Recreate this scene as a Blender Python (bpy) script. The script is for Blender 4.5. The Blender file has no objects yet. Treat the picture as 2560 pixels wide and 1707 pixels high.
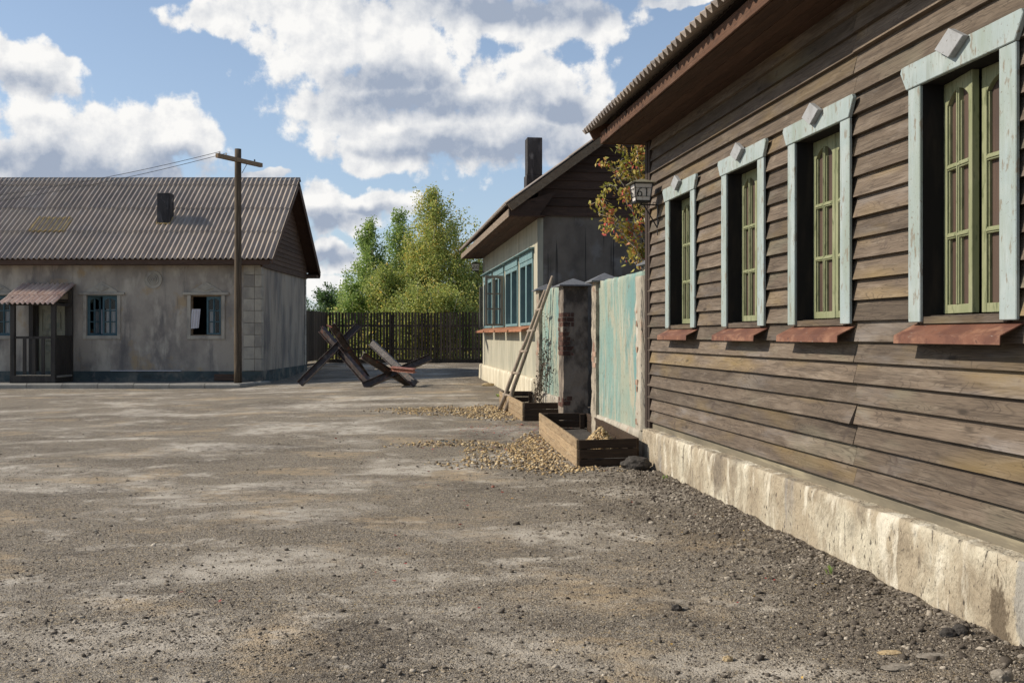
import bpy, math, random
import numpy as np
from mathutils import Vector, Matrix, noise as mnoise
R = math.radians
random.seed(7); RNG = np.random.default_rng(7)
scene = bpy.context.scene
COL = scene.collection

# ------------------------------------------------------------------ camera, sun, sky
F = 2489.0; HC = 1.5; VPX = 1280.0; HY = 838.0
cam = bpy.data.objects.new('camera', bpy.data.cameras.new('camera')); COL.objects.link(cam)
cam.location = (0, 0, HC); cam.rotation_euler = (R(90), 0, 0)
cam.data.lens = 36 * F / 2560; cam.data.sensor_width = 36
cam.data.shift_y = -15.5 / 2560; cam.data.clip_start = .05; cam.data.clip_end = 3000
scene.camera = cam
SUN_EL = 35.5; SUN_DX, SUN_DY = 1.0, -0.06          # light travels towards +x, a touch towards the camera
dl = math.hypot(SUN_DX, SUN_DY)
sdir = Vector((SUN_DX / dl * math.cos(R(SUN_EL)), SUN_DY / dl * math.cos(R(SUN_EL)), -math.sin(R(SUN_EL))))
sun = bpy.data.objects.new('sun', bpy.data.lights.new('sun', 'SUN')); COL.objects.link(sun)
sun.data.energy = 5.0; sun.data.angle = R(.5); sun.data.color = (1.0, .905, .765)
sun.rotation_euler = sdir.to_track_quat('-Z', 'Y').to_euler()
scene.view_settings.view_transform = 'Standard'; scene.view_settings.look = 'None'
scene.view_settings.gamma = 1; scene.view_settings.exposure = 0.0
scene.view_settings.use_curve_mapping = False


class NT:
    """tiny node-tree helper"""
    def __init__(s, tree): s.t = tree
    def n(s, typ, **k):
        nd = s.t.nodes.new(typ)
        for a, b in k.items(): setattr(nd, a, b)
        return nd
    def put(s, sock, v):
        if isinstance(v, bpy.types.NodeSocket): s.t.links.new(v, sock)
        elif v is not None: sock.default_value = v
    def m(s, op, a, b=None, c=None, clamp=False):
        nd = s.n('ShaderNodeMath', operation=op, use_clamp=clamp)
        s.put(nd.inputs[0], a); s.put(nd.inputs[1], b); s.put(nd.inputs[2], c)
        return nd.outputs[0]
    def v(s, op, a, b=None, c=None, out=0):
        nd = s.n('ShaderNodeVectorMath', operation=op)
        s.put(nd.inputs[0], a); s.put(nd.inputs[1], b)
        if c is not None: s.put(nd.inputs[2], c)
        return nd.outputs[out]
    def noise(s, vec, scale=1., detail=4., rough=.5, dist=0., out='Fac'):
        nd = s.n('ShaderNodeTexNoise')
        s.put(nd.inputs['Vector'], vec); s.put(nd.inputs['Scale'], scale); s.put(nd.inputs['Detail'], detail)
        s.put(nd.inputs['Roughness'], rough); s.put(nd.inputs['Distortion'], dist)
        return nd.outputs[out]
    def mapr(s, x, a, b, c=0., d=1., smooth=False):
        nd = s.n('ShaderNodeMapRange', interpolation_type='SMOOTHSTEP' if smooth else 'LINEAR')
        for i, q in enumerate((x, a, b, c, d)): s.put(nd.inputs[i], q)
        return nd.outputs[0]
    def mix(s, f, a, b, mode='MIX'):
        nd = s.n('ShaderNodeMix', data_type='RGBA', blend_type=mode)
        s.put(nd.inputs[0], f)
        s.put(nd.inputs[6], (*a, 1) if isinstance(a, tuple) and len(a) == 3 else a)
        s.put(nd.inputs[7], (*b, 1) if isinstance(b, tuple) and len(b) == 3 else b)
        return nd.outputs[2]


def pix_dir(x, y):
    u = (x - VPX) / F; v = (HY - y) / F
    return math.atan2(u, 1), math.atan2(v, math.hypot(u, 1))

world = bpy.data.worlds.new("World"); scene.world = world; world.use_nodes = True
wt = world.node_tree; wt.nodes.clear(); W = NT(wt)
sky = W.n('ShaderNodeTexSky', sky_type='NISHITA'); sky.sun_disc = False
sky.sun_elevation = R(SUN_EL); sky.sun_rotation = math.atan2(-SUN_DX, -SUN_DY)
sky.air_density = 1.0; sky.dust_density = .6; sky.ozone_density = 1.6
tc = W.n('ShaderNodeTexCoord'); sx = W.n('ShaderNodeSeparateXYZ'); W.put(sx.inputs[0], tc.outputs['Generated'])
az = W.m('ARCTAN2', sx.outputs[0], sx.outputs[1]); el = W.m('ARCSINE', sx.outputs[2])
cb = W.n('ShaderNodeCombineXYZ'); W.put(cb.inputs[0], az); W.put(cb.inputs[1], el)
P0 = cb.outputs[0]
# cumulus masses (cx, cy, rx, ry) measured on a 2352-wide view of the sky and turned into directions
blobs = [(655, 20, 120, 45), (500, 48, 75, 34), (730, 100, 130, 80), (880, 90, 190, 90), (940, 190, 190, 70), (1080, 30, 250, 45),
         (1310, 60, 115, 58), (1230, 225, 150, 82), (1120, 175, 60, 50), (790, 270, 115, 60), (930, 315, 190, 62), (1130, 310, 230, 62),
         (860, 385, 75, 30), (1330, 270, 75, 55), (1280, 320, 120, 50),
         (50, 165, 95, 68), (20, 130, 45, 42), (145, 150, 42, 28),
         (90, 345, 125, 78), (235, 330, 105, 66), (385, 315, 80, 66), (440, 330, 45, 48), (180, 400, 270, 40),
         (745, 465, 55, 36), (875, 482, 85, 24), (800, 500, 90, 34), 
         (610, 408, 55, 10), (735, 580, 45, 22), (790, 610, 55, 30), (745, 650, 55, 22), 
         (1570, 2, 90, 10), (240, 480, 300, 60), (1900, 300, 200, 120), (2200, 90, 160, 90)]

greys = [(1010, 232, 210, 30), (1180, 348, 260, 36), (1190, 12, 280, 30), (180, 395, 300, 34), (60, 205, 80, 22), (770, 525, 80, 22), (860, 500, 60, 12), (900, 180, 130, 22), (1280, 250, 60, 20), (380, 375, 80, 25), (1000, 355, 160, 20), (760, 592, 60, 14)]
def masks(q, lst, k):
    acc = None
    for cx, cy, rx, ry in lst:
        a, e = pix_dir(cx * 1.0884, cy * 1.0884)
        ia = F / (rx * 1.0884); ie = F / (ry * 1.0884)
        l = W.v('LENGTH', W.v('MULTIPLY_ADD', q, (ia, ie, 0), (-a * ia, -e * ie, 0)), None, None, 1)
        acc = l if acc is None else W.m('SMOOTH_MIN', acc, l, k)
    return acc
wob = W.v('SCALE', W.v('SUBTRACT', W.noise(P0, 9., 4, .6, 0, 'Color'), (.5, .5, .5)), None); wob.node.inputs[3].default_value = .05
Q0 = W.v('ADD', P0, wob)
def fine(p, q):
    n1 = W.noise(p, 24., 8, .62)
    n2 = W.n('ShaderNodeTexVoronoi', feature='SMOOTH_F1'); W.put(n2.inputs['Vector'], q); n2.inputs['Scale'].default_value = 34.
    n2.inputs['Smoothness'].default_value = .5
    return W.m('ADD', W.m('MULTIPLY', W.m('SUBTRACT', n1, .5), 1.9), W.m('MULTIPLY', W.m('SUBTRACT', .45, n2.outputs['Distance']), .8))
B0_ = W.m('SUBTRACT', 1.34, masks(Q0, blobs, .35))
gen = W.m('MULTIPLY', W.m('SUBTRACT', W.noise(W.v('ADD', P0, (3.1, 0, 0)), 3.2, 4, .55), .60), 5.)
away = W.mapr(W.m('ABSOLUTE', az), .55, .8, 0, 1); high = W.mapr(el, .36, .5, 0, 1)
B0_ = W.m('MAXIMUM', B0_, W.m('SUBTRACT', gen, W.m('MULTIPLY', 3.0, W.m('SUBTRACT', 1., W.m('MAXIMUM', away, high)))))
B0_ = W.m('MAXIMUM', B0_, -1.2)
dl_ = (-.006, .009, 0)
F0 = fine(P0, Q0); F1 = fine(W.v('ADD', P0, dl_), W.v('ADD', Q0, dl_))
D0 = W.m('ADD', B0_, F0)
alpha = W.mapr(D0, .0, .46, 0, 1, True)
grey = W.mapr(W.m('ADD', masks(Q0, greys, .3), W.m('MULTIPLY', W.m('SUBTRACT', W.noise(P0, 11., 7, .62), .5), 1.5)), .1, 2.1, 1, 0, True)
emb = W.mapr(W.m('SUBTRACT', F0, F1), -.55, .55, -.5, .5)
lit = W.m('SUBTRACT', W.m('ADD', .90, W.m('MULTIPLY', emb, .65)), W.m('MULTIPLY', grey, .92))
lit = W.m('ADD', lit, 0., None, True)
ccol = W.mix(lit, (.36, .42, .53), (.97, .96, .94))
bg_sky = W.n('ShaderNodeBackground')
W.put(bg_sky.inputs[0], W.mix(W.m('MULTIPLY', W.mapr(el, 0., .36, .42, .22), W.mapr(el, .36, .46, 1., 0.)), sky.outputs[0], (4.7, 5.9, 7.9))); bg_sky.inputs[1].default_value = .120
bg_cl = W.n('ShaderNodeBackground'); W.put(bg_cl.inputs[0], ccol); bg_cl.inputs[1].default_value = 1.0
ms = W.n('ShaderNodeMixShader'); W.put(ms.inputs[0], alpha)
wt.links.new(bg_sky.outputs[0], ms.inputs[1]); wt.links.new(bg_cl.outputs[0], ms.inputs[2])
for nd in wt.nodes:
    if nd.bl_idname == 'ShaderNodeTexNoise': nd.noise_dimensions = '2D'
    if nd.bl_idname == 'ShaderNodeTexVoronoi': nd.voronoi_dimensions = '2D'
wo = W.n('ShaderNodeOutputWorld'); wt.links.new(ms.outputs[0], wo.inputs[0])

# ------------------------------------------------------------------ materials
def mat(name, base, layers=(), rough=.85, bump=(), bstr=.5, bdist=.01, rv=0., rnd_cols=None, off=True, spec=.25,
        voro=None, gen=None):
    """base colour + noise layers (colour, scale-vector, lo, hi, amount, detail, distortion); bump = (scale-vector, weight, detail)"""
    m = bpy.data.materials.new(name); m.use_nodes = True
    t = m.node_tree; t.nodes.clear(); N = NT(t)
    b = N.n('ShaderNodeBsdfPrincipled'); o = N.n('ShaderNodeOutputMaterial'); t.links.new(b.outputs[0], o.inputs[0])
    co = N.n('ShaderNodeTexCoord').outputs['Object']
    at = N.n('ShaderNodeAttribute', attribute_name='rnd', attribute_type='GEOMETRY'); rnd = at.outputs['Fac']
    if off:
        sc = N.n('ShaderNodeCombineXYZ')
        for i, k in enumerate((17.3, 31.7, 23.9)): N.put(sc.inputs[i], N.m('MULTIPLY', rnd, k))
        vec = N.v('ADD', co, sc.outputs[0])
    else: vec = co
    col = (*base, 1)
    if rnd_cols:
        r = N.n('ShaderNodeValToRGB'); el_ = r.color_ramp.elements
        for i, (p, c) in enumerate(rnd_cols):
            e = el_[i] if i < 2 else el_.new(p)
            e.position = p; e.color = (*c, 1)
        N.put(r.inputs[0], rnd); col = r.outputs[0]
    for i, L in enumerate(layers):
        c, s, lo, hi, amt = L[:5]; det = L[5] if len(L) > 5 else 5; dist = L[6] if len(L) > 6 else 0
        v2 = N.v('MULTIPLY_ADD', vec, s, (i * 7.3, i * 3.1, i * 5.7))
        f = N.mapr(N.noise(v2, 1., det, .6, dist), lo, hi, 0, amt)
        col = N.mix(f, col if not isinstance(col, tuple) else col[:3], c)
    if rv:
        k = N.mapr(N.m('FRACT', N.m('MULTIPLY', rnd, 7.77)), 0, 1, 1 - rv, 1 + rv)
        cc = N.n('ShaderNodeCombineXYZ')
        for i in range(3): N.put(cc.inputs[i], k)
        col = N.mix(1., col if not isinstance(col, tuple) else col[:3], cc.outputs[0], 'MULTIPLY')
    if gen: col, = gen(N, vec, col)
    N.put(b.inputs['Base Color'], col if not (isinstance(col, tuple) and len(col) == 3) else (*col, 1))
    b.inputs['Roughness'].default_value = rough; b.inputs['Specular IOR Level'].default_value = spec
    if bump:
        h = None
        for i, B in enumerate(bump):
            s, w = B[:2]; det = B[2] if len(B) > 2 else 4; dist = B[3] if len(B) > 3 else 0
            x = N.m('MULTIPLY', N.noise(N.v('MULTIPLY_ADD', vec, s, (i * 3.3, i * 9.1, 1.)), 1., det, .6, dist), w)
            h = x if h is None else N.m('ADD', h, x)
        bm = N.n('ShaderNodeBump'); bm.inputs['Strength'].default_value = bstr; bm.inputs['Distance'].default_value = bdist
        N.put(bm.inputs['Height'], h); N.put(b.inputs['Normal'], bm.outputs[0])
    return m

# wood whose planks run along local Y (right frame) or X
def wood(name, base, dark, light, axis='Y', rv=.22, extra=(), rough=.8, gs=1.0, ring=.5):
    sc = lambda al, ac: (al, ac, ac) if axis == 'X' else ((ac, al, ac) if axis == 'Y' else (ac, ac, al))
    def rings(N, vec, col):
        n1 = N.noise(N.v('MULTIPLY', vec, sc(1.1, 7.5)), 1., 2.5, .45, .5)
        w = N.m('ABSOLUTE', N.m('SINE', N.m('MULTIPLY', n1, 75.)))
        f = N.m('MULTIPLY', N.mapr(w, .0, .45, ring, 0), N.mapr(N.noise(N.v('MULTIPLY', vec, sc(2.5, 9)), 1., 3), .38, .6))
        col = N.mix(f, col, tuple(c * .8 for c in dark))
        knots = N.n('ShaderNodeTexVoronoi', feature='F1'); N.put(knots.inputs['Vector'], N.v('MULTIPLY', vec, sc(1.6, 5.))); knots.inputs['Scale'].default_value = 1.
        return (N.mix(N.mapr(knots.outputs['Distance'], .05, .11, .75, 0), col, tuple(c * .55 for c in dark)),)
    return mat(name, base, [(dark, sc(1.4 * gs, 22 * gs), .46, .68, .6, 6, 1.2), (light, sc(2.2, 12), .5, .72, .55, 5, .8),
                            (dark, sc(4, 130), .52, .62, .6, 3, .2)] + list(extra),
               rough=rough, bump=[(sc(2.5, 45), 1., 5, 1.2), (sc(6, 160), .8, 3)], bstr=.6, bdist=.006, rv=rv, gen=rings)

M = {}
M['siding'] = wood('siding', (.135, .104, .077), (.050, .038, .029), (.25, .205, .16), 'Y', rv=.30, gs=.9, ring=.6,
                   extra=[((.25, .175, .070), (.8, .5, 2.2), .55, .72, .6, 3), ((.27, .28, .20), (.7, .5, 1.6), .58, .75, .4, 3), ((.26, .25, .25), (1.3, .9, 5.), .56, .74, .35, 4),
                          ((.08, .06, .05), (6, 6, 6), .66, .72, .55, 2)])
M['siding_base'] = mat('siding_base', (.19, .165, .12), [((.10, .09, .07), (2, 2, 6), .45, .65, .6), ((.33, .29, .2), (5, 1.2, 14), .56, .68, .7, 5)], bump=[((30, 5, 60), 1)], bstr=.3)
M['brown_trim'] = wood('brown_trim', (.12, .060, .035), (.05, .027, .018), (.20, .115, .075), 'Y', rv=.12)
M['soffit'] = wood('soffit', (.085, .045, .028), (.04, .022, .015), (.13, .075, .05), 'Y', rv=.2)
M['dark_trim'] = mat('dark_trim', (.045, .032, .026), [((.09, .065, .05), (8, 8, 1.5), .5, .7, .6)], bump=[((50, 50, 5), 1)])
M['blue_paint'] = mat('blue_paint', (.315, .375, .375), [((.41, .45, .44), (4, 4, 4), .45, .65, .6), ((.255, .30, .255), (6, 6, .9), .46, .64, .8), ((.20, .22, .19), (16, 16, 2.5), .55, .66, .5, 6),
                      ((.20, .16, .115), (26, 26, 9), .585, .64, .75, 6), ((.15, .11, .08), (60, 40, 60), .66, .70, .7, 3), ((.28, .33, .29), (90, 90, 5), .54, .66, .4, 3)],
                      rough=.6, bump=[((30, 30, 8), 1), ((120, 120, 30), .5)], bstr=.5, bdist=.004)
M['diamond'] = mat('diamond', (.33, .34, .35), [((.24, .24, .24), (9, 9, 9), .45, .62, .6, 5), ((.09, .07, .05), (50, 50, 50), .64, .69, .8, 3)], bump=[((60, 60, 30), 1)], bstr=.5, bdist=.004)
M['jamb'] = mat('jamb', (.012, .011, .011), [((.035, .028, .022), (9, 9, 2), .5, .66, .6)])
M['green_paint'] = mat('green_paint', (.235, .25, .14), [((.33, .335, .21), (6, 6, 3), .45, .65, .6), ((.10, .115, .055), (30, 30, 8), .54, .64, .75, 6),
                       ((.20, .22, .12), (70, 70, 4), .52, .66, .5, 3)], rough=.55, bump=[((60, 60, 12), 1)], bstr=.5, bdist=.004)
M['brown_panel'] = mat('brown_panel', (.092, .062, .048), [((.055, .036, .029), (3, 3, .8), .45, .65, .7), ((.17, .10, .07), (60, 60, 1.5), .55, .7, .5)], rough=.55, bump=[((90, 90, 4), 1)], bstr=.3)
M['rust_sill'] = mat('rust_sill', (.185, .085, .055), [((.12, .055, .04), (5, 5, 5), .44, .58, .8, 6), ((.31, .165, .105), (9, 5, 9), .52, .64, .75, 6), ((.06, .03, .025), (30, 30, 30), .62, .68, .6, 4),
                     ((.30, .27, .24), (50, 22, 50), .66, .71, .6, 4)], rough=.55, bump=[((20, 20, 20), 1), ((90, 90, 90), .5)], bstr=.4, bdist=.005)
def plinth_gen(N, co, col):
    sp = N.n('ShaderNodeSeparateXYZ'); N.put(sp.inputs[0], co)
    # thin cracks: contour of a noise field, broken up
    n = N.noise(N.v('MULTIPLY', co, (3, 3.2, 1.3)), 1., 3, .6, 1.0)
    crack = N.m('MULTIPLY', N.mapr(N.m('ABSOLUTE', N.m('SUBTRACT', n, .5)), .0, .0045, 1, 0), N.mapr(N.noise(N.v('MULTIPLY', co, (2, 2, 2)), 1., 2), .52, .60))
    col = N.mix(N.m('MULTIPLY', crack, .8), col, (.08, .065, .05))
    # porous brown stain near the viewer, grey wash next to it
    for y0, z0, ry, rz, c, k in ((-6.66, .06, .085, .26, (.13, .10, .068), 1.), (-6.84, .25, .06, .24, (.27, .265, .25), .8)):
        a = N.m('DIVIDE', N.m('SUBTRACT', sp.outputs[1], y0), ry); b = N.m('DIVIDE', N.m('SUBTRACT', sp.outputs[2], z0), rz)
        d = N.m('SQRT', N.m('ADD', N.m('MULTIPLY', a, a), N.m('MULTIPLY', b, b)))
        d = N.m('ADD', d, N.m('MULTIPLY', N.m('SUBTRACT', N.noise(N.v('MULTIPLY', co, (30, 30, 16)), 1., 6, .7), .5), 2.2))
        col = N.mix(N.mapr(d, .75, 1.1, k * .9, 0), col, c)
    return (col,)
M['plinth'] = mat('plinth', (.41, .345, .25), [((.60, .55, .43), (2.2, 2.2, 1.4), .46, .60, .9, 7), ((.28, .23, .165), (4, 4, 2.6), .49, .62, .8, 8, .5), ((.12, .10, .08), (16, 16, 1.6), .625, .655, .8, 7, .6),
                  ((.19, .16, .125), (1.1, 1.1, 1.3), .585, .68, .8, 8), ((.07, .06, .05), (38, 38, 16), .62, .66, .85, 4), ((.74, .69, .57), (5, 5, 1.6), .55, .64, .8, 7, .4), ((.26, .255, .25), (1.9, 1.9, .35), .60, .68, .7, 6), ((.06, .05, .04), (5, 5, 1.2), .496, .500, .0, 5, .8)],
                  rough=.95, bump=[((9, 9, 5), 1.2, 8, .5), ((60, 60, 26), .6, 4)], bstr=1., bdist=.03, off=False, gen=plinth_gen)
M['roof_sheet'] = mat('roof_sheet', (.37, .31, .255), [((.23, .20, .185), (.9, .9, .9), .42, .62, .7, 5), ((.40, .365, .33), (5, 1.5, 1.5), .52, .68, .5, 5), ((.15, .135, .125), (12, 12, 12), .60, .70, .6, 5)],
                      rough=.9, bump=[((40, 40, 40), 1, 5)], bstr=.25, rv=.10)
M['wall_left'] = mat('wall_left', (.39, .34, .28), [((.21, .185, .165), (.9, .9, .6), .43, .61, .9, 6), ((.53, .47, .385), (1.6, 1.6, .7), .52, .64, .8, 6), ((.40, .28, .15), (1.1, 1.1, .9), .575, .66, .7, 7),
                     ((.115, .11, .11), (4, 4, .55), .56, .70, .6, 6), ((.11, .10, .09), (.8, .8, .8), .62, .72, .6, 4)], rough=.95,
                     bump=[((9, 9, 5), 1, 6), ((60, 60, 60), .3)], bstr=.4, bdist=.015, off=False)
M['gable_left'] = mat('gable_left', (.40, .34, .27), [((.165, .15, .14), (1.6, 1.6, .45), .43, .64, .85, 7, .4), ((.38, .355, .31), (4, 4, .7), .54, .68, .6, 6), ((.11, .105, .10), (3, 3, .9), .60, .70, .6, 7)],
                     rough=.95, bump=[((12, 12, 4), 1, 6)], bstr=.4, bdist=.015, off=False)
M['quoin'] = mat('quoin', (.42, .38, .31), [((.22, .20, .18), (2, 2, 1.5), .43, .62, .7, 6), ((.42, .39, .33), (7, 7, 3), .54, .68, .5, 6)], rough=.95, bump=[((20, 20, 20), 1, 5)], bstr=.35, rv=.08)
M['teal_plinth'] = mat('teal_plinth', (.085, .105, .10), [((.045, .06, .065), (2, 2, 2), .42, .62, .7, 6), ((.20, .185, .155), (2, 2, 2), .50, .62, .85, 6), ((.05, .045, .04), (1.2, 1.2, 3), .56, .70, .7, 5)], rough=.9, bump=[((14, 14, 14), 1, 6)], bstr=.5, off=False)
M['gable_wood'] = wood('gable_wood', (.115, .068, .043), (.055, .034, .024), (.19, .12, .08), 'Y', rv=.25)
M['gable_wood_x'] = wood('gable_wood_x', (.075, .044, .030), (.035, .022, .016), (.115, .07, .048), 'X', rv=.22)
M['trim_x'] = wood('trim_x', (.11, .068, .048), (.05, .032, .024), (.17, .11, .078), 'X', rv=.15)
M['trim_light'] = wood('trim_light', (.25, .195, .145), (.14, .105, .075), (.34, .28, .22), 'Y', rv=.1)
M['teal_paint'] = mat('teal_paint', (.065, .12, .14), [((.10, .17, .19), (6, 6, 3), .48, .66, .6, 5), ((.04, .08, .09), (25, 25, 10), .58, .68, .6, 5)], rough=.6, bump=[((50, 50, 12), 1)], bstr=.3)
M['teal_light'] = mat('teal_light', (.135, .225, .235), [((.22, .315, .315), (6, 6, 3), .48, .66, .6, 5), ((.09, .19, .21), (18, 18, 5), .56, .68, .6, 5), ((.16, .13, .1), (40, 40, 20), .66, .70, .6, 5)], rough=.6, bump=[((50, 50, 12), 1)], bstr=.3)
M['grey_paint'] = mat('grey_paint', (.19, .18, .15), [((.13, .12, .10), (10, 10, 4), .48, .66, .6, 5)], rough=.6)
M['curtain'] = mat('curtain', (.62, .60, .62), [((.50, .48, .50), (22, 22, .8), .45, .6, .6, 3)], rough=.95)
M['pole'] = mat('pole', (.105, .078, .052), [((.045, .035, .026), (14, 14, .9), .43, .62, .8, 6), ((.22, .175, .13), (30, 30, 1.2), .54, .68, .6, 5)], bump=[((30, 30, 1.5), 1, 5)], bstr=.7, bdist=.012, off=False)
M['arm'] = wood('arm', (.23, .165, .105), (.12, .08, .05), (.33, .26, .18), 'Y', rv=.1)
M['chimney'] = mat('chimney', (.050, .047, .048), [((.018, .017, .018), (3, 3, 1), .42, .60, .8, 6), ((.20, .19, .185), (5, 5, 3), .58, .68, .6, 7), ((.12, .115, .12), (12, 12, 2), .54, .66, .5, 6)],
                   rough=.9, bump=[((18, 18, 18), 1, 6)], bstr=.4, off=False)
M['kerb'] = mat('kerb', (.30, .285, .25), [((.21, .20, .18), (3, 3, 3), .45, .62, .7, 6), ((.38, .36, .32), (20, 20, 20), .55, .66, .5, 5)], rough=.95, bump=[((50, 50, 50), 1, 4)], bstr=.4)
M['pavement'] = mat('pavement', (.17, .16, .145), [((.09, .085, .08), (3, 3, 3), .45, .62, .7, 6), ((.27, .25, .22), (9, 9, 9), .55, .66, .6, 5)], rough=.95, bump=[((40, 40, 40), 1, 5)], bstr=.6)
M['yellow_sheet'] = mat('yellow_sheet', (.30, .225, .095), [((.13, .09, .045), (6, 6, 6), .45, .62, .7, 5), ((.52, .42, .20), (16, 3, 3), .55, .68, .6)], rough=.6)
M['foam'] = mat('foam', (.42, .31, .14), [((.24, .17, .08), (20, 20, 20), .48, .62, .8, 5)], bump=[((60, 60, 60), 1)], bstr=.8)
M['canopy'] = mat('canopy', (.68, .54, .45), [((.46, .33, .29), (3, 1.2, 1.2), .48, .64, .8, 5), ((.48, .33, .24), (9, 2, 2), .52, .66, .7, 5), ((.12, .06, .05), (6, 2, 2), .63, .70, .8, 5)], rough=.7, rv=.12, off=False)
M['porch_wood'] = mat('porch_wood', (.052, .046, .040), [((.075, .065, .055), (9, 9, 1.2), .48, .66, .7, 5), ((.02, .018, .017), (4, 4, 1), .5, .66, .6, 5)], bump=[((40, 40, 4), 1)], rough=.75)
M['door_wood'] = mat('door_wood', (.26, .25, .185), [((.15, .145, .11), (8, 8, .9), .45, .62, .8, 6), ((.20, .185, .15), (16, 16, 10), .60, .67, .7, 6), ((.05, .09, .09), (3, 3, 2), .58, .7, .5)], rough=.7, bump=[((40, 40, 6), 1)])
M['picket'] = mat('picket', (.090, .066, .047), [((.035, .026, .02), (12, 12, 1.), .44, .62, .8, 5), ((.12, .092, .068), (25, 25, 1.2), .54, .68, .6, 5)], rv=.5, bump=[((50, 50, 4), 1)], bstr=.4)
M['steel'] = mat('steel', (.030, .019, .016), [((.13, .11, .10), (5, 5, 5), .54, .66, .75, 7), ((.13, .045, .025), (7, 7, 7), .56, .66, .85, 6), ((.03, .022, .02), (16, 16, 16), .55, .66, .7, 6)],
                 rough=.5, spec=.5, bump=[((16, 16, 16), 1, 6), ((80, 80, 80), .5)], bstr=.6, bdist=.01)
M['steel_red'] = mat('steel_red', (.26, .085, .045), [((.13, .045, .03), (12, 12, 12), .45, .60, .7, 6), ((.40, .17, .09), (20, 20, 20), .56, .66, .6, 6)], rough=.5, spec=.5, bump=[((40, 40, 40), 1)], bstr=.4)
M['wall_mid'] = mat('wall_mid', (.40, .375, .29), [((.30, .29, .225), (3, 3, .6), .43, .60, .8, 6, .3), ((.50, .47, .375), (5, 5, .9), .52, .66, .7, 6), ((.23, .235, .19), (9, 9, .9), .57, .68, .65, 6), ((.37, .30, .20), (4, 4, .9), .62, .72, .5)],
                    rough=.95, bump=[((20, 20, 4), 1, 6)], bstr=.4, bdist=.01, off=False)
def streak(N, co, col):
    sp = N.n('ShaderNodeSeparateXYZ'); N.put(sp.inputs[0], co)
    nz = N.noise(N.v('MULTIPLY', co, (9, .1, .22)), 1., 3, .6, .15)
    top = N.mapr(sp.outputs[2], 1.6, 3.6, .0, 1.)
    f = N.m('MULTIPLY', N.mapr(nz, .60, .64, 0, .9), top)
    return (N.mix(f, col, (.012, .012, .014)),)
M['black_plaster'] = mat('black_plaster', (.185, .155, .125), [((.100, .084, .070), (1.6, 1.6, 1.2), .42, .60, .8, 6), ((.23, .21, .19), (2.6, 2.6, 2.2), .54, .66, .75, 7), ((.09, .10, .055), (1.8, 1.8, 1.8), .64, .72, .5, 6)],
                         rough=.92, bump=[((20, 20, 20), 1, 6)], bstr=.3, off=False, gen=streak)
M['cream_plinth'] = mat('cream_plinth', (.58, .52, .39), [((.42, .37, .27), (6, 6, 1.2), .44, .62, .8, 6), ((.72, .68, .55), (4, 4, 1), .52, .66, .7, 6), ((.16, .13, .10), (14, 14, 1.6), .62, .68, .7, 6)], rough=.95, bump=[((20, 20, 8), 1, 6)], bstr=.6, bdist=.015, off=False)
M['brick_sill'] = mat('brick_sill', (.34, .15, .08), [((.24, .10, .055), (6, 6, 6), .45, .62, .7, 6), ((.45, .24, .14), (20, 20, 20), .56, .68, .5, 6)], rough=.85, rv=.18, bump=[((60, 60, 60), 1)])
M['turquoise'] = mat('turquoise', (.20, .305, .27), [((.31, .34, .265), (1.8, 1.8, .55), .43, .57, .9, 7, .5), ((.135, .265, .26), (1.6, 1.6, .45), .52, .62, .8, 7, .5), ((.40, .36, .265), (2.2, 2.2, .9), .54, .64, .75, 7, .8), ((.47, .45, .37), (10, 10, .9), .57, .66, .7, 6),
                      ((.13, .10, .07), (60, 60, 18), .62, .66, .9, 3), ((.20, .15, .10), (16, 16, 1.6), .62, .67, .7, 6)], rough=.8, bump=[((14, 14, 3), 1, 6), ((90, 90, 30), .7)], bstr=.6, bdist=.012, off=False)
M['garden_base'] = mat('garden_base', (.40, .36, .29), [((.30, .27, .22), (7, 7, .9), .43, .60, .8, 6), ((.52, .50, .44), (10, 10, 1.2), .54, .66, .7, 6), ((.36, .22, .16), (5, 5, 2), .60, .68, .5, 5), ((.12, .10, .08), (40, 40, 12), .66, .70, .7, 4)], rough=.95, bump=[((16, 16, 6), 1, 6)], bstr=.6, bdist=.015, off=False)
M['pillar'] = mat('pillar', (.40, .35, .27), [((.24, .20, .16), (4, 4, 1.6), .44, .60, .85, 6), ((.42, .36, .27), (6, 6, 2.2), .56, .66, .7, 6), ((.24, .085, .055), (3, 3, 2.4), .60, .64, .5, 6), ((.04, .036, .034), (3, 3, 3), .54, .66, .7, 6)],
                  rough=.95, bump=[((16, 16, 12), 1, 7), ((60, 60, 60), .5)], bstr=.9, bdist=.025, off=False)
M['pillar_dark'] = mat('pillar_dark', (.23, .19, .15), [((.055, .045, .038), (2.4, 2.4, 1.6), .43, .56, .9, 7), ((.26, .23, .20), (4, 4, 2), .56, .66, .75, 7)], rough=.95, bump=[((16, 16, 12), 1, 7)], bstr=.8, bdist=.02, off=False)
M['brick_pale'] = mat('brick_pale', (.36, .245, .18), [((.22, .13, .09), (12, 12, 12), .45, .60, .7, 6)], rough=.95, rv=.2, bump=[((60, 60, 60), 1)], bstr=.8)
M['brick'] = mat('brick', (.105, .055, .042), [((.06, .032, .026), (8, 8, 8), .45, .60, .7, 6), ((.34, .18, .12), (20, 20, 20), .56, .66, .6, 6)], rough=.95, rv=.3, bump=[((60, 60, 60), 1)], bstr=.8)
M['cap'] = mat('cap', (.15, .155, .165), [((.10, .10, .11), (6, 6, 6), .45, .62, .6, 5), ((.24, .24, .24), (20, 20, 20), .58, .68, .5, 5)], rough=.55, spec=.4)
M['planter'] = wood('planter', (.36, .26, .155), (.14, .095, .055), (.42, .34, .23), 'Y', rv=.2)  # lighter copy for the left-hand boards, sunlight put into the colour
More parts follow.
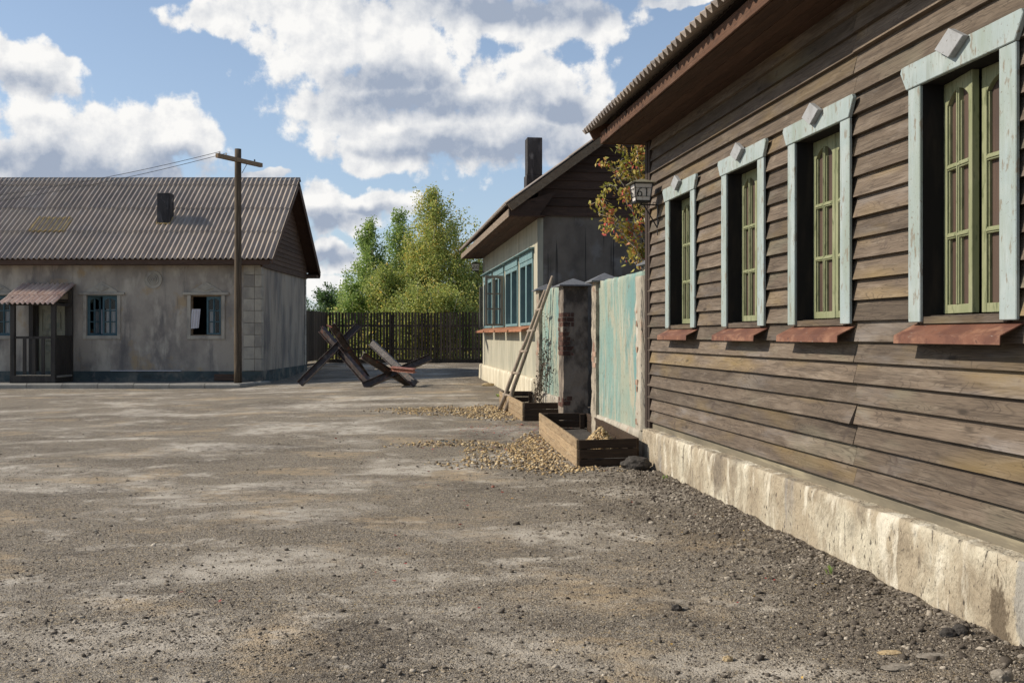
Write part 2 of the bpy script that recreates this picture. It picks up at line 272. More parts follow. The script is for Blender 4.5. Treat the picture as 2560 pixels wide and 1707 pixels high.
M['planter_shaded'] = wood('planter_shaded', (.058, .037, .023), (.022, .015, .010), (.10, .065, .037), 'X', rv=.2)  # darker copy of the planter wood, shade put into the colour
M['ladder'] = mat('ladder', (.32, .26, .20), [((.20, .155, .115), (14, 14, 1.6), .44, .62, .8, 6), ((.46, .40, .33), (26, 26, 2), .55, .68, .6, 5)], bump=[((30, 30, 3), 1, 5)], bstr=.7, bdist=.008, off=False)
M['iron'] = mat('iron', (.018, .017, .017), rough=.5, spec=.4)
M['lamp_roof'] = mat('lamp_roof', (.22, .205, .15), [((.12, .11, .085), (20, 20, 20), .5, .65, .6)], rough=.6)
M['lamp_pane'] = mat('lamp_pane', (.62, .59, .55), [((.42, .38, .34), (30, 30, 12), .55, .68, .6, 4)], rough=.35)
M['rock_dark'] = mat('rock_dark', (.060, .054, .048), [((.10, .09, .08), (14, 14, 14), .48, .64, .7, 6), ((.03, .027, .025), (40, 40, 40), .52, .66, .6, 5)], rough=.95, bump=[((40, 40, 40), 1, 6)], bstr=.9, bdist=.015, off=False)
M['rock_grey'] = mat('rock_grey', (.26, .23, .19), [((.16, .145, .125), (12, 12, 12), .45, .62, .7, 6), ((.40, .36, .30), (30, 30, 30), .55, .66, .6, 5)], rough=.95, bump=[((40, 40, 40), 1, 6)], bstr=.8, bdist=.012, off=False)
M['rock_tan'] = mat('rock_tan', (.46, .35, .20), [((.32, .24, .14), (20, 20, 20), .45, .62, .7, 6), ((.60, .50, .34), (40, 40, 40), .55, .66, .6, 5)], rough=.95, bump=[((50, 50, 50), 1, 6)], bstr=.7, off=False)
M['gravel'] = mat('gravel', (.2, .18, .16), rnd_cols=[(0, (.070, .058, .047)), (.45, (.155, .132, .107)), (.75, (.27, .235, .19)), (.92, (.42, .37, .30)), (1, (.60, .53, .43))], rough=.95, off=True, bump=[((150, 150, 150), 1, 3)], bstr=.5)
M['ygravel'] = mat('ygravel', (.5, .38, .2), rnd_cols=[(0, (.13, .105, .08)), (.3, (.36, .25, .125)), (.7, (.52, .375, .19)), (1, (.66, .54, .35))], rough=.9, off=True, bump=[((100, 100, 100), 1, 3)], bstr=.4)
M['bark'] = mat('bark', (.62, .57, .48), [((.12, .10, .08), (6, 6, 1.8), .56, .64, .8, 4)], rough=.9)
M['twig'] = mat('twig', (.085, .06, .042), [((.14, .10, .07), (20, 20, 20), .5, .66, .6)], rough=.9)

def leaf_mat(name, cols, trans=.45, rough=.6):
    m = bpy.data.materials.new(name); m.use_nodes = True; t = m.node_tree; t.nodes.clear(); N = NT(t)
    at = N.n('ShaderNodeAttribute', attribute_name='rnd', attribute_type='GEOMETRY')
    r = N.n('ShaderNodeValToRGB')
    for i, (p, c) in enumerate(cols):
        e = r.color_ramp.elements[i] if i < 2 else r.color_ramp.elements.new(p)
        e.position = p; e.color = (*c, 1)
    N.put(r.inputs[0], at.outputs['Fac'])
    p = N.n('ShaderNodeBsdfPrincipled'); N.put(p.inputs['Base Color'], r.outputs[0]); p.inputs['Roughness'].default_value = rough
    tr = N.n('ShaderNodeBsdfTranslucent'); N.put(tr.inputs[0], r.outputs[0])
    mx = N.n('ShaderNodeMixShader'); mx.inputs[0].default_value = trans
    t.links.new(p.outputs[0], mx.inputs[1]); t.links.new(tr.outputs[0], mx.inputs[2])
    o = N.n('ShaderNodeOutputMaterial'); t.links.new(mx.outputs[0], o.inputs[0]); return m
M['birch_leaf'] = leaf_mat('birch_leaf', [(0, (.16, .23, .055)), (.5, (.40, .46, .12)), (.85, (.58, .55, .16)), (1, (.70, .50, .11))])
M['birch_leaf_green'] = leaf_mat('birch_leaf_green', [(0, (.14, .24, .06)), (.6, (.34, .46, .12)), (1, (.52, .56, .18))])
M['dark_leaf'] = leaf_mat('dark_leaf', [(0, (.06, .11, .04)), (.6, (.12, .20, .07)), (1, (.22, .30, .11))])
M['autumn_leaf'] = leaf_mat('autumn_leaf', [(0, (.20, .24, .04)), (.35, (.50, .44, .08)), (.6, (.62, .38, .12)), (.8, (.66, .20, .13)), (1, (.60, .03, .045))], trans=.4)
M['dead_leaf'] = leaf_mat('dead_leaf', [(0, (.035, .025, .018)), (1, (.10, .065, .04))], trans=.1)
M['litter'] = leaf_mat('litter', [(0, (.24, .03, .025)), (.55, (.36, .07, .05)), (.75, (.5, .27, .05)), (1, (.52, .36, .08))], trans=.1)

def glass_mat():
    m = bpy.data.materials.new('window_glass'); m.use_nodes = True; t = m.node_tree; t.nodes.clear(); N = NT(t)
    g = N.n('ShaderNodeBsdfGlossy'); g.inputs['Roughness'].default_value = .03; tr = N.n('ShaderNodeBsdfTransparent'); tr.inputs[0].default_value = (.85, .88, .87, 1)
    fr = N.n('ShaderNodeFresnel'); mx = N.n('ShaderNodeMixShader'); N.put(mx.inputs[0], fr.outputs[0])
    t.links.new(tr.outputs[0], mx.inputs[1]); t.links.new(g.outputs[0], mx.inputs[2])
    o = N.n('ShaderNodeOutputMaterial'); t.links.new(mx.outputs[0], o.inputs[0]); return m
M['glass'] = glass_mat()

# ground: gravel yard with dust, sand and darker tar patches
def ground_mat():
    m = bpy.data.materials.new('gravel_yard'); m.use_nodes = True; t = m.node_tree; t.nodes.clear(); N = NT(t)
    b = N.n('ShaderNodeBsdfPrincipled'); o = N.n('ShaderNodeOutputMaterial'); t.links.new(b.outputs[0], o.inputs[0])
    co = N.n('ShaderNodeTexCoord').outputs['Object']
    nz = lambda s, det=5, r=.6, d=0, off=(0, 0, 0): N.noise(N.v('MULTIPLY_ADD', co, s, off), 1., det, r, d)
    vo = lambda s, f='F1', out='Color': (lambda n: (N.put(n.inputs['Vector'], co), setattr(n.inputs['Scale'], 'default_value', s), n.outputs[out])[2])(N.n('ShaderNodeTexVoronoi', feature=f))
    col = N.mix(N.mapr(nz((.9, .9, 1), 7), .40, .60), (.125, .106, .086), (.225, .195, .157))
    for s, lo, hi in ((46., .66, .84), (90., .5, .8), (190., .45, .85)):
        sep = N.n('ShaderNodeSeparateColor'); N.put(sep.inputs[0], vo(s))
        col = N.mix(N.mapr(sep.outputs[0], lo, hi, 0, .75), col, (.40, .355, .29))
        col = N.mix(N.mapr(sep.outputs[1], .64, .82, 0, .65), col, (.050, .042, .035))
        col = N.mix(N.mapr(sep.outputs[2], .92, .96, 0, .8), col, (.44, .34, .20))
    dust = N.m('MULTIPLY', N.mapr(nz((.42, .62, 1), 7, .62, .5), .50, .61), N.mapr(nz((6, 6, 7), 6, .7), .34, .54))
    dust = N.m('MAXIMUM', dust, N.m('MULTIPLY', N.mapr(nz((1.4, 1.9, 1), 6, .6, .4, (12, 7, 3)), .56, .66), N.mapr(nz((8, 8, 7), 6, .7, 0, (2, 5, 3)), .38, .56)))
    col = N.mix(N.m('MULTIPLY', dust, .85), col, (.50, .455, .385))
    sand = N.m('MULTIPLY', N.mapr(nz((.7, .9, 1), 5, .6, .3, (41, 17, 3)), .55, .65), N.mapr(nz((10, 10, 7), 5, .7, 0, (3, 3, 3)), .36, .56))
    col = N.mix(N.m('MULTIPLY', sand, .75), col, (.45, .345, .22))
    tar = N.m('MULTIPLY', N.mapr(nz((.5, .7, 1), 5, .6, .6, (9, 57, 3)), .53, .64), N.mapr(nz((14, 14, 7), 4, .7, 0, (5, 3, 3)), .40, .58))
    col = N.mix(N.m('MULTIPLY', tar, .6), col, (.075, .063, .053))
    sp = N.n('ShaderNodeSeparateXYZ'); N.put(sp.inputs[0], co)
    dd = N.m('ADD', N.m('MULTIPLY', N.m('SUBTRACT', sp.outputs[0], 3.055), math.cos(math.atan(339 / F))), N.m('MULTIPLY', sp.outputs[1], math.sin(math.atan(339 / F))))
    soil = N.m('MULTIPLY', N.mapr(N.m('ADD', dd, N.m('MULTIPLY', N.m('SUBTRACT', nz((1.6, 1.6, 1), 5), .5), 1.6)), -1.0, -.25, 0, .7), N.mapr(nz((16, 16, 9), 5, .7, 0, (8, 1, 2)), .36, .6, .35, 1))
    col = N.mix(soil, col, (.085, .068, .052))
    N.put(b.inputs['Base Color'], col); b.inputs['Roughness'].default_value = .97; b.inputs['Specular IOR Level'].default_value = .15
    h = N.m('ADD', N.m('MULTIPLY', vo(62., 'F1', 'Distance'), -.6), N.m('MULTIPLY', vo(140., 'F1', 'Distance'), -.5))
    h = N.m('ADD', h, N.m('MULTIPLY', nz((11, 11, 11), 8, .75), 1.5))
    h = N.m('MULTIPLY', h, N.m('SUBTRACT', 1., N.m('MULTIPLY', dust, .6)))
    bm = N.n('ShaderNodeBump'); bm.inputs['Strength'].default_value = .9; bm.inputs['Distance'].default_value = .015
    N.put(bm.inputs['Height'], h); N.put(b.inputs['Normal'], bm.outputs[0]); return m
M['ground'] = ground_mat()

# ------------------------------------------------------------------ mesh helpers
FO = {}
def tag(o, label=None, cat=None, group=None, kind=None):
    if label: o['label'] = label
    if cat: o['category'] = cat
    if group: o['group'] = group
    if kind: o['kind'] = kind
    return o

class MB:
    def __init__(s): s.v = []; s.f = []; s.r = []; s.cur = None; s.st = []
    def add(s, vs, fs, r=None):
        k = len(s.v); s.st.append(k); s.v += [tuple(x) for x in vs]
        if r is None: r = s.cur if s.cur is not None else random.random()
        for f in fs: s.f.append(tuple(i + k for i in f)); s.r.append(r)
    def box(s, x0, x1, y0, y1, z0, z1, r=None):
        vs = [(x, y, z) for z in (z0, z1) for y in (y0, y1) for x in (x0, x1)]
        s.add(vs, [(0, 2, 3, 1), (4, 5, 7, 6), (0, 1, 5, 4), (2, 6, 7, 3), (0, 4, 6, 2), (1, 3, 7, 5)], r)
    def obox(s, p, ux, un, a0, a1, d0, d1, z0, z1, r=None):
        q = lambda a, d, z: (p[0] + ux[0] * a + un[0] * d, p[1] + ux[1] * a + un[1] * d, z)
        vs = [q(a, d, z) for z in (z0, z1) for d in (d0, d1) for a in (a0, a1)]
        s.add(vs, [(0, 2, 3, 1), (4, 5, 7, 6), (0, 1, 5, 4), (2, 6, 7, 3), (0, 4, 6, 2), (1, 3, 7, 5)], r)
    def ext(s, poly, axis, a, b, r=None):
        """poly: 2-D outline; extruded from a to b along axis 0/1/2"""
        def p3(p, t):
            return (t, p[0], p[1]) if axis == 0 else ((p[0], t, p[1]) if axis == 1 else (p[0], p[1], t))
        n = len(poly); vs = [p3(p, a) for p in poly] + [p3(p, b) for p in poly]
        s.add(vs, [tuple(range(n))[::-1], tuple(range(n, 2 * n))] + [(i, (i + 1) % n, (i + 1) % n + n, i + n) for i in range(n)], r)
    def tube(s, pts, rad, n=10, r=None, jitter=0.):
        pts = [Vector(p) for p in pts]
        if not hasattr(rad, '__len__'): rad = [rad] * len(pts)
        vs = []; fs = []
        for i, p in enumerate(pts):
            d = (pts[min(i + 1, len(pts) - 1)] - pts[max(i - 1, 0)]).normalized()
            u = d.cross(Vector((0, .3, 1) if abs(d.z) < .95 else (1, 0, 0))).normalized(); w = d.cross(u)
            for k in range(n):
                a = 2 * math.pi * k / n; rr = rad[i] * (1 + random.uniform(-jitter, jitter))
                vs.append(p + (u * math.cos(a) + w * math.sin(a)) * rr)
        for i in range(len(pts) - 1):
            for k in range(n): fs.append((i * n + k, i * n + (k + 1) % n, (i + 1) * n + (k + 1) % n, (i + 1) * n + k))
        fs += [tuple(range(n))[::-1], tuple(range(len(vs) - n, len(vs)))]
        s.add(vs, fs, r)
    def prism(s, p0, p1, poly, up=(0, 0, 1), r=None):
        """extrude a 2-D section along p0->p1"""
        p0, p1 = Vector(p0), Vector(p1); d = (p1 - p0).normalized(); u = d.cross(Vector(up)).normalized(); w = u.cross(d)
        n = len(poly); vs = [p0 + u * a + w * b for a, b in poly] + [p1 + u * a + w * b for a, b in poly]
        s.add(vs, [tuple(range(n))[::-1], tuple(range(n, 2 * n))] + [(i, (i + 1) % n, (i + 1) % n + n, i + n) for i in range(n)], r)
    def wall(s, axis, c0, c1, a0, a1, z0, z1, holes):
        """slab between c0 and c1 on the given axis ('x': slab normal along x, runs along y), with rectangular holes (a0,a1,z0,z1)"""
        As = sorted({a0, a1, *[h[0] for h in holes], *[h[1] for h in holes]}); As = [a for a in As if a0 <= a <= a1]
        Zs = sorted({z0, z1, *[h[2] for h in holes], *[h[3] for h in holes]}); Zs = [z for z in Zs if z0 <= z <= z1]
        inh = lambda a, z: any(h[0] < a < h[1] and h[2] < z < h[3] for h in holes)
        P = (lambda c, a, z: (c, a, z)) if axis == 'x' else (lambda c, a, z: (a, c, z))
        for i in range(len(As) - 1):
            for j in range(len(Zs) - 1):
                ca, cz = (As[i] + As[i + 1]) / 2, (Zs[j] + Zs[j + 1]) / 2
                if inh(ca, cz): continue
                A, B, C, D = As[i], As[i + 1], Zs[j], Zs[j + 1]
                for c in (c0, c1): s.add([P(c, A, C), P(c, B, C), P(c, B, D), P(c, A, D)], [(0, 1, 2, 3)], .5)
                for (aa, zz, e) in ((A - 1e-4, cz, 0), (B + 1e-4, cz, 1), (ca, C - 1e-4, 2), (ca, D + 1e-4, 3)):
                    if not (a0 < aa < a1 and z0 < zz < z1) or inh(aa, zz):
                        q = {0: [P(c0, A, C), P(c1, A, C), P(c1, A, D), P(c0, A, D)], 1: [P(c0, B, C), P(c1, B, C), P(c1, B, D), P(c0, B, D)],
                             2: [P(c0, A, C), P(c1, A, C), P(c1, B, C), P(c0, B, C)], 3: [P(c0, A, D), P(c1, A, D), P(c1, B, D), P(c0, B, D)]}[e]
                        s.add(q, [(0, 1, 2, 3)], .5)
    def each(s, name, m, parent=None, **k):
        """one object for every separate piece"""
        n = len(s.v); st = list(s.st) + [n]; out = []
        for i in range(len(st) - 1):
            a, b = st[i], st[i + 1]; q = MB(); q.v = s.v[a:b]
            for f, rr in zip(s.f, s.r):
                if a <= f[0] < b: q.f.append(tuple(x - a for x in f)); q.r.append(rr)
            out.append(q.build(name, m, parent, **k))
        return out
    def build(s, name, m, parent=None, smooth=False, bevel=0., loc=None, rotz=0., label=None, recalc=True):
        fo = Vector((0, 0, 0))
        if parent is not None: fo = FO[parent.name]
        elif loc is not None: fo = Vector(loc)
        v = np.array(s.v, dtype=np.float32) - np.array(fo, dtype=np.float32)
        return npmesh(name, v, s.f, np.array(s.r, dtype=np.float32), m, parent, smooth, bevel, loc, fo, label, recalc, rotz)

def npmesh(name, v, faces, rnd, m, parent=None, smooth=False, bevel=0., loc=None, fo=Vector((0, 0, 0)), label=None, recalc=False, rotz=0.):
    me = bpy.data.meshes.new(name)
    if isinstance(faces, np.ndarray):
        n = len(faces); k = faces.shape[1]
        me.vertices.add(len(v)); me.vertices.foreach_set('co', np.ascontiguousarray(v, dtype=np.float32).ravel())
        me.loops.add(n * k); me.loops.foreach_set('vertex_index', faces.astype(np.int32).ravel())
        me.polygons.add(n); me.polygons.foreach_set('loop_start', np.arange(0, n * k, k, dtype=np.int32))
        me.update(calc_edges=True)
    else:
        me.from_pydata([tuple(map(float, x)) for x in v], [], faces)
    if recalc:
        import bmesh
        b = bmesh.new(); b.from_mesh(me); bmesh.ops.recalc_face_normals(b, faces=b.faces); b.to_mesh(me); b.free()
    at = me.attributes.new('rnd', 'FLOAT', 'FACE'); at.data.foreach_set('value', np.ascontiguousarray(rnd, dtype=np.float32))
    me.materials.append(m)
    if smooth: me.polygons.foreach_set('use_smooth', [True] * len(me.polygons))
    o = bpy.data.objects.new(name, me); COL.objects.link(o)
    if parent is not None: o.parent = parent
    elif loc is not None: o.location = loc; o.rotation_euler.z = rotz
    FO[o.name] = fo
    if bevel:
        md = o.modifiers.new('bevel', 'BEVEL'); md.width = bevel; md.segments = 1; md.limit_method = 'ANGLE'
    if label: o['label'] = label
    return o

# the right-hand street line: frame (a, b): a = away from the street, b = along the street into the distance
TH = math.atan(339 / F); CT, ST = math.cos(TH), math.sin(TH); OX = 3.18
def RW(a, b): return (OX + a * CT - b * ST, a * ST + b * CT)           # frame -> world
def RF(X0, Y): return ((X0 - OX) * CT, Y / CT - (X0 - OX) * ST)         # (intercept, depth) -> frame
def thing(name, label, cat, loc, rotz=0, group=None, fo=None):
    o = bpy.data.objects.new(name, None); COL.objects.link(o); o.empty_display_size = .2
    o.location = loc; o.rotation_euler.z = rotz; FO[o.name] = Vector(fo if fo is not None else loc)
    return tag(o, label, cat, group)
def thingR(name, label, cat, a, b, z=0, group=None):
    x, y = RW(a, b); return thing(name, label, cat, (x, y, z), TH, group, (a, b, z))
def buildR(mb, name, m, label, cat, a, b, z=0, **k):
    """top-level single mesh in the street frame"""
    v = np.array(mb.v, dtype=np.float32) - np.array((a, b, z), dtype=np.float32); x, y = RW(a, b)
    group = k.pop('group', None); kind = k.pop('kind', None)
    return tag(npmesh(name, v, mb.f, np.array(mb.r), m, None, k.get('smooth', False), k.get('bevel', 0), (x, y, z), Vector((a, b, z)), None, True, TH), label, cat, group, kind)

def sst(a, b, x):
    t = min(1., max(0., (x - a) / (b - a))); return t * t * (3 - 2 * t)
def gz(x, y):
    sf = sst(-10, 0, x); sf = sf + (1 - sf) * sst(31, 40, y)
    return (sst(9, 29, y) * .26 + sst(28, 43, y) * .05) * sf

def rough_slab(mb, a0, a1, b0, b1, z0, z1, step, amp, seed=0, freq=(3, 3, 3), top=True, toprough=0.):
    """street-facing slab: displaced front face (-a side), top ledge and ends"""
    nb = max(2, int((b1 - b0) / step)); nz_ = max(2, int((z1 - z0) / step)); nt = max(2, int((a1 - a0) / step))
    rows = []
    for j in range(nz_ + nt + 1):
        row = []
        for i in range(nb + 1):
            b = b0 + (b1 - b0) * i / nb
            if j <= nz_: a, z = a0, z0 + (z1 - z0) * j / nz_
            else: a, z = a0 + (a1 - a0) * (j - nz_) / nt, z1
            p = Vector((a * freq[0] + seed, b * freq[1], z * freq[2]))
            d = mnoise.fractal(p, .6, 2., 5) * amp
            edge = max(0, 1 - abs(z - z1) / .05) * max(0, 1 - abs(a - a0) / .05)
            e2 = edge * (.010 + .012 * mnoise.noise(Vector((b * 9, seed, 0))))
            if j <= nz_: row.append((a + d + e2, b, z - e2 * .7))
            else: row.append((a + e2, b, z - abs(d) * .6 - e2 * .7))
        rows.append(row)
    k = len(mb.v); n1 = nb + 1
    vs = [p for r in rows for p in r]; fs = []
    for j in range(len(rows) - 1):
        for i in range(nb): fs.append((j * n1 + i, j * n1 + i + 1, (j + 1) * n1 + i + 1, (j + 1) * n1 + i))
    # end caps
    for i in (0, nb):
        base = len(vs); vs.append((a1, b0 if i == 0 else b1, z0))
        for j in range(len(rows) - 1): fs.append((base, j * n1 + i, (j + 1) * n1 + i))
    mb.add(vs, fs, .5)

def corr_sheet(mb, origin, run, wavedir, length, width, pitch, amp, seg=8, thick=.009, sag=0, r=None):
    """corrugated sheet: `run` = unit vector down the slope, `wavedir` = across the waves"""
    o = Vector(origin); run = Vector(run).normalized(); wd = Vector(wavedir).normalized(); nn = wd.cross(run).normalized()
    if nn.z < 0: nn = -nn
    n = int(round(width / pitch * seg)); vs = []; fs = []
    for t, th in ((0, 0), (length, 0), (length, -thick), (0, -thick)):
        for i in range(n + 1):
            w = width * i / n; h = amp * math.sin(2 * math.pi * w / pitch) + th
            vs.append(o + wd * w + run * t + nn * h)
    n1 = n + 1
    for q in range(4):
        q2 = (q + 1) % 4
        for i in range(n): fs.append((q * n1 + i, q * n1 + i + 1, q2 * n1 + i + 1, q2 * n1 + i))
    mb.add(vs, fs, r)

def sash(p, ux, un, Wd, z0, z1, m, parent, name='sash', stile=.042, munt=.026, depth=.04, cols=2, rows=3, arch=.07, glass=None, label=None):
    """glazed casement: two lights wide, three high, arched head; p = (x,y) of one lower corner, ux along, un outward"""
    mb = MB(); B = lambda a0, a1, z_0, z_1, d0=-depth, d1=0: mb.obox(p, ux, un, a0, a1, d0, d1, z_0, z_1)
    B(0, stile, z0, z1); B(Wd - stile, Wd, z0, z1)
    B(stile, Wd - stile, z0, z0 + .05, -depth, -.002)
    H = z1 - z0; top = z1 - .06 - arch
    hs = [z0 + .05 + (top + arch * .5 - z0 - .05) * i / rows for i in range(rows + 1)]
    for z in hs[1:-1]:
        B(stile, Wd - stile, z - .017, z + .017, -depth * .9, -.003)
        B(stile, Wd - stile, z - .008, z + .008, -depth * .9, .004)
    cw = (Wd - 2 * stile) / cols
    for c in range(1, cols):
        x = stile + cw * c; B(x - munt / 2, x + munt / 2, z0 + .05, z1 - .05, -depth * .9, -.001); B(x - munt / 5, x + munt / 5, z0 + .05, z1 - .06, -.01, .006)
    # beads round the lights
    for c in range(cols):
        xa, xb = stile + cw * c + (munt / 2 if c else 0), stile + cw * (c + 1) - (munt / 2 if c < cols - 1 else 0)
        for e0, e1 in ((xa, xa + .008), (xb - .008, xb)): B(e0, e1, z0 + .05, top, -depth * .8, -.012)
    # arched head
    K = 12; prev = None
    for k in range(K + 1):
        x = stile + (Wd - 2 * stile) * k / K; zz = top + arch * (math.sin(math.pi * k / K) ** .8)
        if prev: 
            q = lambda a, d, z: (p[0] + ux[0] * a + un[0] * d, p[1] + ux[1] * a + un[1] * d, z)
            x0_, zz0 = prev; vs = [q(x0_, -.002, zz0), q(x, -.002, zz), q(x, -.002, z1), q(x0_, -.002, z1), q(x0_, -depth, zz0), q(x, -depth, zz), q(x, -depth, z1), q(x0_, -depth, z1)]
            mb.add(vs, [(0, 1, 2, 3), (7, 6, 5, 4), (0, 4, 5, 1), (3, 2, 6, 7)], .4)
        prev = (x, zz)
    o = mb.build(name, m, parent, bevel=.0025, label=label)
    if glass is not None:
        g = MB(); q = lambda a, z: (p[0] + ux[0] * a - un[0] * depth * .55, p[1] + ux[1] * a - un[1] * depth * .55, z); g.add([q(stile * .6, z0 + .02), q(Wd - stile * .6, z0 + .02), q(Wd - stile * .6, z1 - .03), q(stile * .6, z1 - .03)], [(0, 1, 2, 3)], .5); g.build('pane', glass, o, recalc=False)
    return o

# ------------------------------------------------------------------ ground
def build_ground():
    xs = np.concatenate([[-900, -400, -200, -100, -60, -40, -30, -24], np.arange(-20, -9, .5), np.arange(-9, 4.6, .07), np.arange(4.6, 16, .8), [20, 30, 45, 70, 120, 250, 500, 900]])
    ys = np.concatenate([[-300, -100, -30, -10, -5, 0, 1.5], np.arange(2.4, 16, .07), np.arange(16, 32, .25), np.arange(32, 60, 1.), [65, 75, 90, 120, 180, 300, 600, 1200, 2500]])
    nx, ny = len(xs), len(ys); V = np.zeros((ny, nx, 3), dtype=np.float32)
    for j, y in enumerate(ys):
        for i, x in enumerate(xs):
            z = gz(x, y)
            if -12 < x < 5 and 2 < y < 45:
                z += .018 * mnoise.noise(Vector((x * .7, y * .7, 3))) + .006 * mnoise.noise(Vector((x * 3.3, y * 3.3, 9)))
                a = (x - 3.055) * CT + y * ST          # distance to the plinth
                if -1.2 < a < .1 and y < 11.9:
                    k = sst(-.9, -.05, a); z += k * (.028 + .030 * mnoise.noise(Vector((x * 4.3, y * 4.3, 1))) + .022 * mnoise.noise(Vector((x * 15, y * 15, 1))))
                if y < 16 and x > -9: z += .0035 * mnoise.noise(Vector((x * 11, y * 11, 5)))
            V[j, i] = (x, y, z)
    idx = np.arange(nx * ny).reshape(ny, nx)
    Fq = np.stack([idx[:-1, :-1], idx[:-1, 1:], idx[1:, 1:], idx[1:, :-1]], -1).reshape(-1, 4)
    o = npmesh('ground', V.reshape(-1, 3), Fq, np.full(len(Fq), .5), M['ground'], smooth=True)
    tag(o, kind='structure')
    return xs, ys, V[..., 2]
GX, GY, GZ = build_ground()
def gh(x, y):
    """height of the ground mesh (arrays)"""
    x = np.atleast_1d(x).astype(float); y = np.atleast_1d(y).astype(float)
    i = np.clip(np.searchsorted(GX, x) - 1, 0, len(GX) - 2); j = np.clip(np.searchsorted(GY, y) - 1, 0, len(GY) - 2)
    tx = (x - GX[i]) / (GX[i + 1] - GX[i]); ty = (y - GY[j]) / (GY[j + 1] - GY[j])
    return (GZ[j, i] * (1 - tx) + GZ[j, i + 1] * tx) * (1 - ty) + (GZ[j + 1, i] * (1 - tx) + GZ[j + 1, i + 1] * tx) * ty
def g1(x, y): return float(gh(x, y)[0])

OCT = np.array([(1, 0, 0), (-1, 0, 0), (0, 1, 0), (0, -1, 0), (0, 0, 1), (0, 0, -1)], dtype=float)
OCF = np.array([(0, 2, 4), (2, 1, 4), (1, 3, 4), (3, 0, 4), (2, 0, 5), (1, 2, 5), (3, 1, 5), (0, 3, 5)])
def ico():
    p = (1 + 5 ** .5) / 2
    v = np.array([(-1, p, 0), (1, p, 0), (-1, -p, 0), (1, -p, 0), (0, -1, p), (0, 1, p), (0, -1, -p), (0, 1, -p), (p, 0, -1), (p, 0, 1), (-p, 0, -1), (-p, 0, 1)]) / math.hypot(1, p)
    f = np.array([(0, 11, 5), (0, 5, 1), (0, 1, 7), (0, 7, 10), (0, 10, 11), (1, 5, 9), (5, 11, 4), (11, 10, 2), (10, 7, 6), (7, 1, 8), (3, 9, 4), (3, 4, 2), (3, 2, 6), (3, 6, 8), (3, 8, 9), (4, 9, 5), (2, 4, 11), (6, 2, 10), (8, 6, 7), (9, 8, 1)])
    return v, f
ICV, ICF = ico()
def stones(name, P, S, m, ico_=False, flat=.6, pw=1.0, rnd=None, parent=None, fo=(0, 0, 0)):
    TV, TF = (ICV, ICF) if ico_ else (OCT, OCF); n = len(P); k = len(TV)
    v = np.repeat(TV[None], n, 0) * RNG.uniform(.55, 1.3, (n, k, 1)) + RNG.normal(0, .13, (n, k, 3))
    v = v * (RNG.uniform(.6, 1.3, (n, 1, 3)) * np.array([1, 1, flat]))
    th = RNG.uniform(0, 2 * np.pi, n); c, s = np.cos(th)[:, None], np.sin(th)[:, None]
    x = v[..., 0] * c - v[..., 1] * s; y = v[..., 0] * s + v[..., 1] * c; z = v[..., 2]
    tl = RNG.normal(0, .35, n)[:, None]; y2 = y * np.cos(tl) - z * np.sin(tl); z2 = y * np.sin(tl) + z * np.cos(tl)
    v = np.stack([x, y2, z2], -1) * S[:, None, None] + P[:, None, :]
    f = (TF[None] + (np.arange(n) * k)[:, None, None]).reshape(-1, 3)
    if rnd is None: rnd = RNG.uniform(0, 1, n) ** pw
    return npmesh(name, v.reshape(-1, 3) - np.array(fo), f, np.repeat(rnd, len(TF)), m, parent, fo=Vector(fo))

def in_yard(x, y):      # true on open gravel: left of the plinth line
    return (x - 3.02) * CT + y * ST < -.015
# fine gravel: denser close to the camera
n = 120000
yy = 1 / RNG.uniform(1 / 14.5, 1 / 3.2, n); yy = yy ** 1.0
xx = RNG.uniform(-.56, .60, n) * yy
patch = np.array([mnoise.noise(Vector((a * .8, b * 1.3, 4))) for a, b in zip(xx, yy)])
keep = in_yard(xx, yy) & (RNG.uniform(-.55, .55, n) < patch + .12)
xx, yy = xx[keep], yy[keep]
ss = .0028 + .0042 * RNG.uniform(0, 1, len(xx)) ** 2 + .007 * (RNG.uniform(0, 1, len(xx)) ** 16)
P = np.stack([xx, yy, gh(xx, yy) + ss * .15], -1)
tag(stones('gravel', P, ss, M['gravel'], flat=.6, pw=.9), kind='stuff')
# coarse gravel and clods, mostly along the plinth and lower right
n = 15000
yy = RNG.uniform(3.2, 13, n) ** .92; yy = RNG.uniform(3.0, 11.6, n); tt = RNG.exponential(.42, n)
xx = 3.03 - yy * ST / CT - tt
sz = .005 + .008 * RNG.uniform(0, 1, n) ** 3 + .020 * RNG.uniform(0, 1, n) ** 18
P = np.stack([xx, yy, gh(xx, yy) + sz * .1], -1)
tag(stones('rubble', P, sz, M['gravel'], ico_=True, flat=.6, rnd=RNG.uniform(0, 1, n) ** 1.2 * .92), kind='stuff')
n = 1500
yy = 1 / RNG.uniform(1 / 24, 1 / 3.3, n); xx = RNG.uniform(-.55, .4, n) * yy; k = in_yard(xx, yy); xx, yy = xx[k], yy[k]
sz = .009 + .011 * RNG.uniform(0, 1, len(xx)) ** 3
tag(stones('loose_stones', np.stack([xx, yy, gh(xx, yy) + sz * .2], -1), sz, M['gravel'], ico_=True, rnd=RNG.uniform(.1, 1, len(xx))), kind='stuff')
